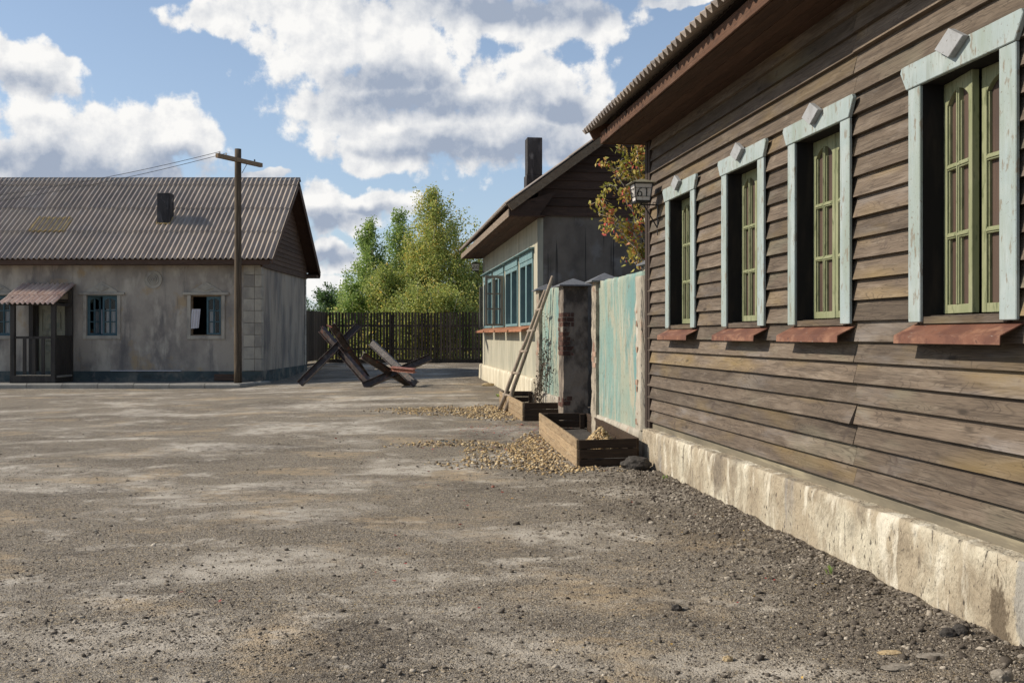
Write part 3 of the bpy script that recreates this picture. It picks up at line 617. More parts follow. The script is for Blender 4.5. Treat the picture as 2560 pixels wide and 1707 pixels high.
# yellow limestone gravel spilled round the planters
def ell(cx, cy, rx, ry, n, ang=0):
    r = np.sqrt(RNG.uniform(0, 1, n)) * (1 + RNG.normal(0, .12, n)); t = RNG.uniform(0, 2 * np.pi, n)
    x, y = rx * r * np.cos(t), ry * r * np.sin(t); c, s = math.cos(ang), math.sin(ang)
    return cx + x * c - y * s, cy + x * s + y * c
xa, ya = [], []
for e in ((-.45, 18.1, .55, 1.3, 1700), (-1.15, 18.3, .9, .9, 1100), (-1.9, 18.6, .8, .5, 260), (-.1, 17.2, .35, .8, 300), (.34, 12.6, .34, 1.9, 1700), (-.05, 12.4, .55, 1.2, 1000), (-.75, 13.5, .55, .40, 260), (.60, 11.0, .35, .28, 260), (1.2, 10.9, .3, .15, 45), (-.4, 11.5, .6, .4, 170), (-1.3, 13.3, .6, .25, 70)):
    a, b = ell(*e); xa.append(a); ya.append(b)
xa, ya = np.concatenate(xa), np.concatenate(ya); k = in_yard(xa, ya); xa, ya = xa[k], ya[k]
sz = .008 + .017 * RNG.uniform(0, 1, len(xa)) ** 2.5
tag(stones('yellow_gravel', np.stack([xa, ya, gh(xa, ya) + sz * .3], -1), sz, M['ygravel'], ico_=True, flat=.7, rnd=np.where(RNG.uniform(0, 1, len(xa)) < .2, 0, RNG.uniform(0, 1, len(xa)))), kind='stuff')

# ------------------------------------------------------------------ leaves
def leaves(name, P, S, m, parent=None, fo=(0, 0, 0), rnd=None, aspect=.6, flat=False, hang=0.):
    n = len(P); t = RNG.normal(0, 1, (n, 3)); t[:, 2] -= hang; t /= np.linalg.norm(t, axis=1)[:, None]
    u = RNG.normal(0, 1, (n, 3))
    if flat: t[:, 2] *= .15; u[:, 2] *= .15
    u -= (u * t).sum(1)[:, None] * t; u /= np.linalg.norm(u, axis=1)[:, None]
    nn = np.cross(t, u)
    S = S[:, None]
    q = [P - t * S, P - t * S * .25 + u * S * aspect + nn * S * .12, P + t * S, P - t * S * .25 - u * S * aspect + nn * S * .12]
    v = np.stack(q, 1).reshape(-1, 3) - np.array(fo)
    f = np.arange(n * 4).reshape(n, 4)
    if rnd is None: rnd = RNG.uniform(0, 1, n)
    return npmesh(name, v, f, rnd, m, parent, fo=Vector(fo))
# leaf litter
n = 330; a, b = ell(.05, 15.3, .9, .75, n); a2, b2 = ell(-.2, 13.5, 1.4, 1.3, 160); a3 = RNG.uniform(-2.5, 2., 90); b3 = RNG.uniform(5, 17, 90)
a, b = np.concatenate([a, a2, a3]), np.concatenate([b, b2, b3]); k = in_yard(a, b); a, b = a[k], b[k]
rn = np.where(RNG.uniform(0, 1, len(a)) < .86, RNG.uniform(0, .6, len(a)), RNG.uniform(.7, 1, len(a)))
o = leaves('leaf_litter', np.stack([a, b, gh(a, b) + .012], -1), RNG.uniform(.010, .022, len(a)), M['litter'], flat=True, rnd=rn); tag(o, kind='stuff')
a = RNG.uniform(.2, 1.9, 60); b = RNG.uniform(4.2, 9.5, 60); k = in_yard(a, b); a, b = a[k], b[k]
o = leaves('yellow_leaf_litter', np.stack([a, b, gh(a, b) + .01], -1), RNG.uniform(.006, .013, len(a)), M['litter'], flat=True, rnd=RNG.uniform(.75, 1, len(a))); tag(o, kind='stuff')

# ------------------------------------------------------------------ RIGHT HOUSE
HL = 'nearest house, dark weathered lap siding with pale blue window casings and green casements'
rh = thingR('timber_house', HL, 'house', 0, 11.6, 0)
B0, B1 = -3.0, 11.6
def bY(Y, X0=3.13): return RF(X0, Y)[1]
win_c = [bY(5.335), bY(7.04), bY(8.49), bY(10.23), bY(3.55), bY(1.8)]
ZW0, ZW1 = 1.595, 2.945; HWD = .372
holes = [(c - HWD, c + HWD, ZW0, ZW1) for c in win_c]
mb = MB(); mb.wall('x', .0, .14, B0, B1, .0, 3.73, holes); mb.build('wall', M['dark_trim'], rh)
mb = MB()
mb.box(.14, 7.4, B1 - .12, B1, 0, 3.73, .5); mb.box(7.4, 7.52, B0, B1, 0, 3.73, .5); mb.box(.14, 7.4, B0, B0 + .12, 0, 3.73, .5)
mb.box(.15, 7.39, B0 + .13, B1 - .13, .01, .05, .5)
mb.ext([(-.0, 3.735), (7.52, 3.735), (3.76, 6.3)], 1, B1 - .12, B1 - .02, .5); mb.build('end_wall', M['dark_trim'], rh)
mb = MB(); seams = [bY(6.54, 3.16), bY(1.2, 3.16)]
for k in range(24):
    z = .515 + .135 * k; cuts = [B0, *sorted(seams), B1]; segs = []
    for s0, s1 in zip(cuts[:-1], cuts[1:]):
        parts = [(s0 + .0015, s1 - .0015)]
        if 8 <= k <= 17:
            for h in holes:
                np_ = []
                for p0, p1 in parts:
                    if h[1] <= p0 or h[0] >= p1: np_.append((p0, p1)); continue
                    if h[0] > p0: np_.append((p0, h[0] - .03))
                    if h[1] < p1: np_.append((h[1] + .03, p1))
                parts = np_
        r = random.random()
        for p0, p1 in parts:
            if 8 <= k <= 17: r = random.random()
            n = max(1, int((p1 - p0) / .45)); off = random.uniform(-.005, .004); tl = random.uniform(-.003, .003)
            lift = .024 if (k == 3 and abs(p0 - max(seams)) < .02) else 0
            vs = []
            for i in range(n + 1):
                b = p0 + (p1 - p0) * i / n; wv = .0015 * mnoise.noise(Vector((b * 1.7, k * 3.7, 0))) + tl * (i / n)
                l = -.050 + off + wv - (lift * max(0, 1 - (b - p0) / .5) ** 2)
                zz = z + .0014 * mnoise.noise(Vector((b * 2.3, k * 5.1, 4)))
                vs += [(l, b, zz), (-.011, b, zz + .152), (-.003, b, zz + .152), (-.010, b, zz)]
            fs = [(0, 3, 2, 1), tuple(4 * n + q for q in (0, 1, 2, 3))]
            for i in range(n):
                for q in range(4): fs.append((4 * i + q, 4 * i + (q + 1) % 4, 4 * i + 4 + (q + 1) % 4, 4 * i + 4 + q))
            mb.add(vs, fs, r)
mb.build('siding', M['siding'], rh)
mb = MB(); rough_slab(mb, -.014, 0, B0, B1, .425, .535, .05, .003, 5); mb.build('base_board', M['siding_base'], rh)
mb = MB(); rough_slab(mb, -.124, -.001, B0, RF(3.055, 11.42)[1], -.12, .434, .022, .013, 2, (2.6, 2.6, 1.6)); mb.build('plinth', M['plinth'], rh, smooth=True)
mb = MB(); mb.box(-.058, .05, B1 + .002, B1 + .09, .434, 3.73); mb.box(-.05, -.004, B1 - .075, B1, .434, 3.73); mb.build('corner_board', M['dark_trim'], rh, bevel=.004)
# eaves
BE = RF(2.64, 11.6)[1]; A_F = RF(2.64, 0)[0]
mb = MB()
for i in range(5):
    a0 = A_F + .012 + i * (-A_F - .012) / 5; mb.box(a0 + .002, a0 - A_F / 5 - .004, B0, BE - .002, 3.737 + .001 * (i % 2), 3.757)
mb.box(A_F, .1, B0, BE - .004, 3.7575, 3.77, .2); mb.build('soffit', M['soffit'], rh)
mb = MB(); mb.box(A_F - .022, A_F, B0, 5.9, 3.729, 3.86); mb.box(A_F - .022, A_F, 5.903, BE, 3.729, 3.86); mb.box(A_F - .022, 0, BE + .001, BE + .025, 3.729, 3.86)
mb.build('fascia', M['brown_trim'], rh, bevel=.003)
tanp = .56; run = Vector((-1, 0, -tanp)).normalized(); ridge = (3.76, 3.92 + (3.76 + .71) * tanp)
mb = MB(); pitch = .15; L = (ridge[0] + .71) / abs(run.x); BS = RF(2.47, 11.85)[1]; wsh = 1.05
x = BS; pitch = .125; wsh = .75
k = 0
while x > B0 - .3:
    for row in range(3):
        t0 = row * 1.72 if row else 0; t1 = min(L, t0 + 1.78) if row else 1.78
        o = Vector((-.71, x - wsh, 3.915)) - run * t1 + Vector((0, 0, .012 * row + .004 * (k % 2)))
        corr_sheet(mb, o, run, (0, 1, 0), t1 - t0, wsh + .02, pitch, .030, 8, .010, r=random.random())
    x -= wsh; k += 1
o = Vector((ridge[0], B0 - .3, ridge[1] + .03)); corr_sheet(mb, o, (1, 0, -tanp), (0, 1, 0), L, BS - B0 + .3, pitch, .024, 6, .010, r=.4)
mb.build('roof', M['roof_sheet'], rh, smooth=False)
mb = MB()
for q in range(6):
    t = .30 + q * .75; c = Vector((-.71, 0, 3.875)) - run * t; mb.box(c.x - .03, c.x + .03, B0, BS - .06, c.z - .035, c.z + .0)
for b in np.arange(B0 + .1, BE, .9):
    p0 = Vector((-.60, b, 3.875)); p1 = Vector((3.7, b, 3.875 + 4.3 * tanp)); mb.prism(p0, p1, [(-.025, -.10), (.025, -.10), (.025, -.04), (-.025, -.04)])
mb.build('rafters', M['dark_trim'], rh)
for sgn, A, Bx in ((1, -.66, 3.76), (-1, 8.18, 3.76)):
    mb = MB(); mb.prism((A, BS - .14, 3.87), (Bx, BS - .14, 3.87 + abs(Bx - A) * tanp), [(-.015, -.09), (.015, -.09), (.015, .02), (-.015, .02)]); mb.build('verge_board', M['brown_trim'], rh)

for wi, c in enumerate(win_c):
    ends = (c - .505, c + .505)
    mb = MB()
    for s0, s1 in ((c - .50, c - .368), (c + .364, c + .488)):
        mb.box(-.074, -.052, s0 + random.uniform(-.003, .003), s1, 1.575, 2.928)
    T, Q = 3.072, .565
    mb.ext([(c - .50, 2.930), (c + .50, 2.930), (c + Q, T - .03), (c + Q - .015, T), (c - Q + .015, T), (c - Q, T - .03)], 0, -.082, -.052)
    w = mb.build('window', M['blue_paint'], rh, bevel=.004)
    mb = MB(); dw, dh = .135, .078; mb.ext([(c - dw, 3.062), (c, 3.062 - dh), (c + dw, 3.062), (c, 3.062 + dh)], 0, -.122, -.083); mb.build('diamond_ornament', M['diamond'], w, bevel=.003)
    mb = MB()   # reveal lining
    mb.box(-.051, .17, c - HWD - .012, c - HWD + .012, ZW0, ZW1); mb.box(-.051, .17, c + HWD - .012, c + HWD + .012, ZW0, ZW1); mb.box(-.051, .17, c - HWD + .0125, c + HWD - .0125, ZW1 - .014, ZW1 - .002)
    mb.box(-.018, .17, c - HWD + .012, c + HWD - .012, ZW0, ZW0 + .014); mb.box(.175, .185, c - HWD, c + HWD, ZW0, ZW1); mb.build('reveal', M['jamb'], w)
    mb = MB(); e = .012
    for (s0, s1, ang) in ((c + HWD - .014, c + .001, 0), (c - .001, c - HWD + .014, 0)):
        pass
    # far sash (hinged on the far jamb), near sash
    ang = R(8) if wi == 0 else 0
    far0 = (.070, c + HWD - .016); ux = (-math.sin(ang), -math.cos(ang)); un = (-math.cos(ang), math.sin(ang))
    s1 = sash(far0, ux, un, .352, 1.622, 2.930, M['green_paint'], w, label='green casement standing slightly open' if wi == 0 else None)
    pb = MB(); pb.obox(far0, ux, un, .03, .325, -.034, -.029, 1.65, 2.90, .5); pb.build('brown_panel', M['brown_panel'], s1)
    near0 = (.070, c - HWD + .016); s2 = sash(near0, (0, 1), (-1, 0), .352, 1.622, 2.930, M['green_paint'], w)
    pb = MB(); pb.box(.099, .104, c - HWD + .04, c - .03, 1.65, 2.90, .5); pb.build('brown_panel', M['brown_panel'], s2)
    mb = MB(); sw = .50
    prof = [(-.012, 1.572), (-.158, 1.500), (-.160, 1.452), (-.154, 1.452), (-.152, 1.494), (-.012, 1.562)]
    mb.ext(prof, 1, c - sw, c + sw); mb.build('sill', M['rust_sill'], w, bevel=.002)
    mb = MB(); mb.box(-.052, -.012, c - .40, c + .40, 1.566, 1.606); mb.build('sill_board', M['siding'], w)

# ------------------------------------------------------------------ garden walls, pillars
def bricks(mb, a, b0, b1, z0, z1, seed, dens=.5, ax='a', h=.065, l=.22, out=.012):
    rs = random.Random(seed); z = z0; row = 0
    while z < z1:
        b = b0 - (row % 2) * l * .5
        while b < b1:
            s, e = max(b0, b), min(b1, b + l - .012)
            if e - s > .03 and rs.random() < dens:
                d = out * rs.uniform(.4, 1.2)
                if ax == 'a': mb.box(a - d, a + .02, s, e, z, z + h, rs.random())
                else: mb.box(s, e, a - d, a + .02, z, z + h, rs.random())
            b += l
        z += h + .012; row += 1
def garden_wall(b0, b1, zt, zl, label, patch=None):
    w = thingR('garden_wall', label, 'wall', 0, b0, 0, 'painted garden wall panels between gate pillars')
    mb = MB(); rough_slab(mb, -.085, .06, b0, b1, zl - .02, zt, .045, .010, b0, (3, 3, 1.2)); mb.box(.06, .07, b0, b1, -.1, zt - .01, .5); mb.build('painted_panel', M['turquoise'], w, smooth=True)
    mb = MB(); rough_slab(mb, -.135, .05, b0, b1, -.1, zl, .045, .014, b0 + 3, (3, 3, 1.5)); mb.build('base', M['garden_base'], w, smooth=True)
    return w
b_pB0, b_pB1 = RF(3.1, 13.82)[1], RF(3.1, 14.10)[1]
b_pA0, b_pA1 = RF(3.1, 15.98)[1], RF(3.1, 16.40)[1]
b_pC0, b_pC1 = RF(3.1, 18.55)[1], RF(3.1, 18.90)[1]
w1 = garden_wall(11.72, b_pB0, 2.255, .40, 'turquoise painted wall with peeling streaks right beside the timber house corner')
mb = MB(); rough_slab(mb, -.104, .055, 11.70, 11.93, .395, 2.20, .03, .018, 9, (6, 6, 4)); mb.build('plaster_edge', M['garden_base'], w1, smooth=True)
mb = MB(); bricks(mb, -.106, 11.83, 11.925, .45, 2.0, 4, .3, l=.13); mb.build('bricks', M['brick_pale'], w1)
w2 = garden_wall(b_pA1, b_pC0, 2.34, .46, 'turquoise painted wall behind the leaning ladder and the dried vine')
def pillar(b0, b1, a0, a1, zt, label, seed, dark=False, zb=-.1, brk=True):
    p = thingR('gate_pillar', label, 'pillar', (a0 + a1) / 2, (b0 + b1) / 2, 0, 'plastered brick pillars with grey pyramid caps')
    mb = MB(); rs = .04
    # four rough faces
    for face in range(4):
        n1 = int(((b1 - b0) if face % 2 == 0 else (a1 - a0)) / rs) + 1; nz_ = int((zt - zb) / rs); vs = []; fs = []
        for j in range(nz_ + 1):
            for i in range(n1 + 1):
                t = i / n1; z = zb + (zt - zb) * j / nz_
                a, b = [(a0, b0 + (b1 - b0) * t), (a0 + (a1 - a0) * t, b1), (a1, b0 + (b1 - b0) * t), (a0 + (a1 - a0) * t, b0)][face]
                d = mnoise.fractal(Vector((a * 5 + seed, b * 5, z * 4)), .7, 2, 4) * .012
                ca, cb_ = a - (a0 + a1) / 2, b - (b0 + b1) / 2
                vs.append((a + d * (1 if ca > 0 else -1), b + d * (1 if cb_ > 0 else -1), z))
        for j in range(nz_):
            for i in range(n1): q = j * (n1 + 1) + i; fs.append((q, q + 1, q + n1 + 2, q + n1 + 1))
        mb.add(vs, fs, .5)
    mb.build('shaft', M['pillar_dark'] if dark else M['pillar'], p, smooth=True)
    if brk:
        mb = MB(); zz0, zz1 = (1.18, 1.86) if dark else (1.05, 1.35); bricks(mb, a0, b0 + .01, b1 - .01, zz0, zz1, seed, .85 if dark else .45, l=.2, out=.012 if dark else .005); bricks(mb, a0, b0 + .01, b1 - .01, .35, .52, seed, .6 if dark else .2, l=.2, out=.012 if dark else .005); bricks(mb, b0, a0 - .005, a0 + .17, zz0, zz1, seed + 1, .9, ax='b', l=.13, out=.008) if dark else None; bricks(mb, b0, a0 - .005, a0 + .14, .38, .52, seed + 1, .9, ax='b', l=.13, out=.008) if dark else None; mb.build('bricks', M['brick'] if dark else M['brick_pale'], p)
    mb = MB(); o = .075; z = zt; ca, cb_ = (a0 + a1) / 2, (b0 + b1) / 2
    base = [(a0 - o, b0 - o), (a1 + o, b0 - o), (a1 + o, b1 + o), (a0 - o, b1 + o)]
    mb.add([(x, y, z - .012) for x, y in base] + [(x, y, z + .008) for x, y in base] + [(ca, cb_, z + .125)], [(3, 2, 1, 0), (0, 1, 5, 4), (1, 2, 6, 5), (2, 3, 7, 6), (3, 0, 4, 7), (4, 5, 8), (5, 6, 8), (6, 7, 8), (7, 4, 8)], .5)
    mb.build('cap', M['cap'], p)
    return p
pillar(b_pB0 + .002, b_pB1, -.135, .175, 2.25, 'narrow pale pillar at the far end of the near turquoise wall', 3)
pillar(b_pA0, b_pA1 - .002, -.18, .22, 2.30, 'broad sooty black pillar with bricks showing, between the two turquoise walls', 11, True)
pillar(b_pC0 + .002, b_pC1, -.15, .20, 2.34, 'pillar behind the ladder next to the cream house corner', 17)
pillar(11.98, 12.28, .09, .40, 2.36, 'pillar behind the turquoise wall at the timber house corner, only its cap showing', 23, brk=False)

# ------------------------------------------------------------------ MIDDLE HOUSE
A_M = RF(3.1, 0)[0]; bm0 = RF(3.1, 19.1)[1]; bm1 = RF(3.1, 29.0)[1]
mh = thingR('plastered_house', 'cream plastered house with teal windows, black end wall and tall dark chimney', 'house', A_M, bm0, 0)
wins = [(RF(3.1, 19.62)[1], RF(3.1, 21.35)[1]), (RF(3.1, 21.72)[1], RF(3.1, 23.75)[1]), (RF(3.1, 24.10)[1], RF(3.1, 26.15)[1]), (RF(3.1, 26.55)[1], RF(3.1, 28.55)[1])]
MZ0, MZ1 = 1.70, 3.02
mholes = [(w0, w1, MZ0, MZ1) for w0, w1 in wins]
mb = MB(); mb.wall('x', A_M, A_M + .22, bm0 + .02, bm1, -.1, 3.80, mholes); mb.box(A_M - .012, A_M + .10, bm0 - .008, bm0 + .018, .3, 3.80, .5)
mb.box(7.3, 7.5, bm0 + .2, bm1, -.1, 3.8, .5); mb.box(A_M + .22, 7.3, bm1 - .2, bm1, -.1, 3.8, .5); mb.box(A_M + .22, 7.3, bm0 + .25, bm1 - .2, .1, .14, .5)
mb.build('wall', M['wall_mid'], mh)
mb = MB(); mb.box(A_M + .101, 7.5, bm0, bm0 + .2, -.1, 3.797, .5); mb.build('end_wall', M['black_plaster'], mh, label='black sooty plaster end wall with long drip streaks')
mb = MB(); rough_slab(mb, A_M - .11, A_M - .001, bm0 + .06, bm1 + .03, -.1, .67, .05, .012, 31, (3, 3, 1.5)); mb.build('plinth', M['cream_plinth'], mh, smooth=True)
# gable boards and eaves
E_A, E_Z, tm = RF(2.42, 0)[0], 3.955, .73; RA = 3.7; RZ = E_Z + (RA - E_A) * tm
mb = MB(); z = 3.80; k = 0
while z < RZ - .3:
    al = max(A_M, E_A + (z + .14 - E_Z) / tm + .12); ar = 2 * RA - al
    h = .18 if k == 0 else .165
    mb.ext([(bm0 - (.05 if k == 0 else .032), z - (.012 if k == 0 else 0)), (bm0 - .006, z + h + .012), (bm0 + .01, z + h + .012), (bm0 + .01, z - (.002 if k == 0 else 0))], 0, al, ar); z += h; k += 1
mb.ext([(A_M, 3.8), (7.5, 3.8), (RA, RZ - .12)], 1, bm0 + .012, bm0 + .05, .3)
mb.build('gable_boards', M['gable_wood_x'], mh)
A_MF = RF(2.5, 0)[0]; bg0 = RF(2.5, 18.68)[1]
mb = MB()
for i in range(4):
    a0 = A_MF + .02 + i * (A_M - A_MF - .02) / 4; mb.box(a0, a0 + (A_M - A_MF - .02) / 4 - .004, bg0 + .02, bm1 + .2, 3.735, 3.75)
mb.box(A_MF + .01, A_M + .1, bg0 + .02, bm1 + .2, 3.751, 3.76, .3); mb.build('soffit', M['soffit'], mh)
mb = MB(); mb.box(A_MF - .02, A_MF, bg0 + .01, bm1 + .25, 3.73, 3.87); mb.build('fascia', M['trim_light'], mh)
mb = MB(); mb.ext([(A_MF - .018, 3.735), (A_M - .01, 3.735), (A_M - .01, 3.79), (A_M + .30, 4.22), (A_MF - .018, 3.93)], 1, bg0 + .03, bg0 + .05); mb.build('box_end', M['gable_wood_x'], mh)
mb = MB(); mrun = Vector((-1, 0, -tm)).normalized(); Lm = (RA - E_A) / abs(mrun.x)
for row in range(4):
    t0 = row * 1.5; t1 = min(Lm, t0 + 1.6)
    o = Vector((E_A, bg0 - .02, E_Z + .02 + .012 * row)) - mrun * t1
    corr_sheet(mb, o, mrun, (0, 1, 0), t1 - t0, bm1 + .3 - bg0, .15, .025, 8, .01, r=random.random())
corr_sheet(mb, Vector((RA, bg0 - .02, RZ + .04)), (1, 0, -tm), (0, 1, 0), Lm, bm1 + .3 - bg0, .15, .025, 6, .01, r=.4)
mb.build('roof', M['roof_sheet'], mh)
for s in (1, -1):
    mb = MB(); p0 = (E_A + .03 if s > 0 else 2 * RA - E_A - .03, bg0 - .02, E_Z); p1 = (RA, bg0 - .02, RZ)
    mb.prism(p0, p1, [(-.015, -.15), (.015, -.15), (.015, -.005), (-.015, -.005)]); mb.build('verge_board', M['arm'], mh)
mb = MB(); mb.prism((A_M, bg0 + .2, E_Z - .05 + (A_M - E_A) * tm - .06), (RA, bg0 + .2, RZ - .11), [(-.22, -.015), (.22, -.015), (.22, .0), (-.22, .0)]); mb.build('gable_soffit', M['soffit'], mh)
# chimney
ca, cb_ = A_M + .30, RF(3.2, 21.)[1]
cx, cy = 1334, 21.0; Xc = (cx - VPX) * cy / F; ca = (Xc - OX) * CT + cy * ST; cb_ = -(Xc - OX) * ST + cy * CT
mb = MB(); mb.box(ca - .18, ca + .18, cb_ - .18, cb_ + .18, 4.2, 4.86, .5); mb.box(ca - .16, ca + .16, cb_ - .16, cb_ + .16, 4.862, 5.64, .5); mb.build('chimney', M['chimney'], mh, bevel=.01)
# windows
for wi, (w0, w1) in enumerate(wins):
    mb = MB(); d0, d1 = A_M - .028, A_M + .19
    mb.box(d0, d1, w0 + .001, w0 + .07, MZ0, MZ1 - .001); mb.box(d0, d1, w1 - .07, w1 - .001, MZ0, MZ1 - .001); mb.box(d0 + .002, d1, w0 + .07, w1 - .07, MZ1 - .09, MZ1 - .001); mb.box(d0 + .004, d1, w0 + .07, w1 - .07, MZ0 + .001, MZ0 + .06)
    c = (w0 + w1) / 2; mb.box(d0 + .003, d1, c - .08, c + .08, MZ0 + .06, MZ1 - .09)
    w = mb.build('window', M['teal_light'], mh, bevel=.004)
    mb = MB(); mb.box(A_M - .040, A_M - .002, w0 - .01, w1 + .01, MZ1 + .002, MZ1 + .17); mb.build('head_board', M['teal_light'], w, bevel=.003)
    mb = MB(); mb.ext([(A_M - .12, MZ1 + .172), (A_M - .002, MZ1 + .172), (A_M - .002, MZ1 + .215), (A_M - .12, MZ1 + .192)], 1, w0 - .10, w1 + .05); mb.build('hood', M['teal_light'], w, bevel=.003)
    for s0, s1 in ((w0 + .07, c - .08), (c + .08, w1 - .07)):      # inward-opened casements: only the stile by the near jamb is seen, with its hinges
        mb = MB(); e0, e1 = s0 + .001, s0 + .16; mb.box(A_M + .10, A_M + .14, e0, e1, MZ0 + .07, MZ1 - .10); mb.box(A_M + .085, A_M + .0995, e0 + .03, e0 + .06, MZ0 + .07, MZ1 - .10)
        cs = mb.build('casement_stile', M['teal_light'], w, bevel=.003)
        mb = MB()
        for zz in (.16, .55, .95): mb.box(A_M + .07, A_M + .0845, e0 + .025, e0 + .065, MZ0 + zz, MZ0 + zz + .05)
        mb.each('hinge', M['lamp_pane'], cs)
    parts = [(w0 - .12, w1 + .02)] if wi != 2 else [(w0 - .12, c - .02), (c + .0, w1 + .02)]
    for q0, q1 in parts:
        mb = MB(); mb.ext([(A_M - .27, MZ0 - .135), (A_M - .27, MZ0 - .085), (A_M + .02, MZ0 - .004), (A_M + .02, MZ0 - .06)], 1, q0, q1); mb.build('brick_sill', M['brick_sill'], w, bevel=.006)
# two open grey leaves
sash((A_M - .035, RF(3.1, 24.06)[1]), (-1, 0), (0, -1), .44, 1.725, 2.94, M['grey_paint'], mh, 'open_casement', arch=.03, stile=.055, munt=.045, label='open grey-green casement standing out into the street')
sash((A_M - .035, RF(3.1, 28.58)[1]), (-1, 0), (0, -1), .11, 1.70, 2.90, M['grey_paint'], mh, 'open_casement', arch=.0, stile=.03, munt=.01, label='narrow open casement by the far corner')
mb = MB(); mb.box(A_M + .23, 7.29, bm0 + .21, bm1 - .21, 3.5, 3.55, .5); mb.box(2.4, 2.45, bm0 + .21, bm1 - .21, .15, 3.49, .5)
for b in (21.5, 24.2, 26.7): mb.box(A_M + .35, 2.39, b, b + .05, .15, 3.49, .5)
mb.each('blackout_wall', M['jamb'], mh)  # black ceiling and partitions added inside to keep the window openings dark

# ------------------------------------------------------------------ lanterns with house numbers
def stroke(mb, pts, w, place, th=.002):
    """flat pen stroke: pts 2-D; w width or list; place(u, v, depth) -> 3-D"""
    n = len(pts); w = w if hasattr(w, '__len__') else [w] * n
    for i in range(n - 1):
        (x0, y0), (x1, y1) = pts[i], pts[i + 1]; dx, dy = x1 - x0, y1 - y0; l = math.hypot(dx, dy) or 1; nx, ny = -dy / l, dx / l
        ex, ey = dx / l * .002, dy / l * .002
        q = [(x0 + nx * w[i] / 2 - ex, y0 + ny * w[i] / 2 - ey), (x0 - nx * w[i] / 2 - ex, y0 - ny * w[i] / 2 - ey), (x1 - nx * w[i + 1] / 2 + ex, y1 - ny * w[i + 1] / 2 + ey), (x1 + nx * w[i + 1] / 2 + ex, y1 + ny * w[i + 1] / 2 + ey)]
        mb.add([place(u, v, 0) for u, v in q] + [place(u, v, th) for u, v in q], [(0, 1, 2, 3), (7, 6, 5, 4), (0, 4, 5, 1), (1, 5, 6, 2), (2, 6, 7, 3), (3, 7, 4, 0)], .5)
def digit(mb, ch, x, y, h, place):
    w = h * .55
    if ch == '0':
        K = 24; pts = [(x + w / 2 + w / 2 * math.cos(2 * math.pi * k / K), y + h / 2 + h / 2 * math.sin(2 * math.pi * k / K)) for k in range(K + 1)]
        stroke(mb, pts, [h * .05 + h * .10 * abs(math.cos(2 * math.pi * k / K)) for k in range(K + 1)], place)
    elif ch == '6':
        K = 20; pts = [(x + w / 2 + w / 2 * math.cos(2 * math.pi * k / K), y + h * .3 + h * .3 * math.sin(2 * math.pi * k / K)) for k in range(K + 1)]
        stroke(mb, pts, [h * .05 + h * .09 * abs(math.cos(2 * math.pi * k / K)) for k in range(K + 1)], place)
        pts = [(x + w * (.0 + .95 * t ** 1.7), y + h * (.30 + .70 * math.sin(t * math.pi / 2))) for t in [k / 10 for k in range(11)]]
        stroke(mb, pts, [h * (.13 - .07 * k / 10) for k in range(11)], place)
    elif ch == '1':
        cx = x + w * .5
        stroke(mb, [(cx, y), (cx, y + h)], h * .13, place); stroke(mb, [(cx - w * .32, y + h * .02), (cx + w * .32, y + h * .02)], h * .05, place); stroke(mb, [(cx - w * .32, y + h * .86), (cx, y + h * .98)], h * .05, place)
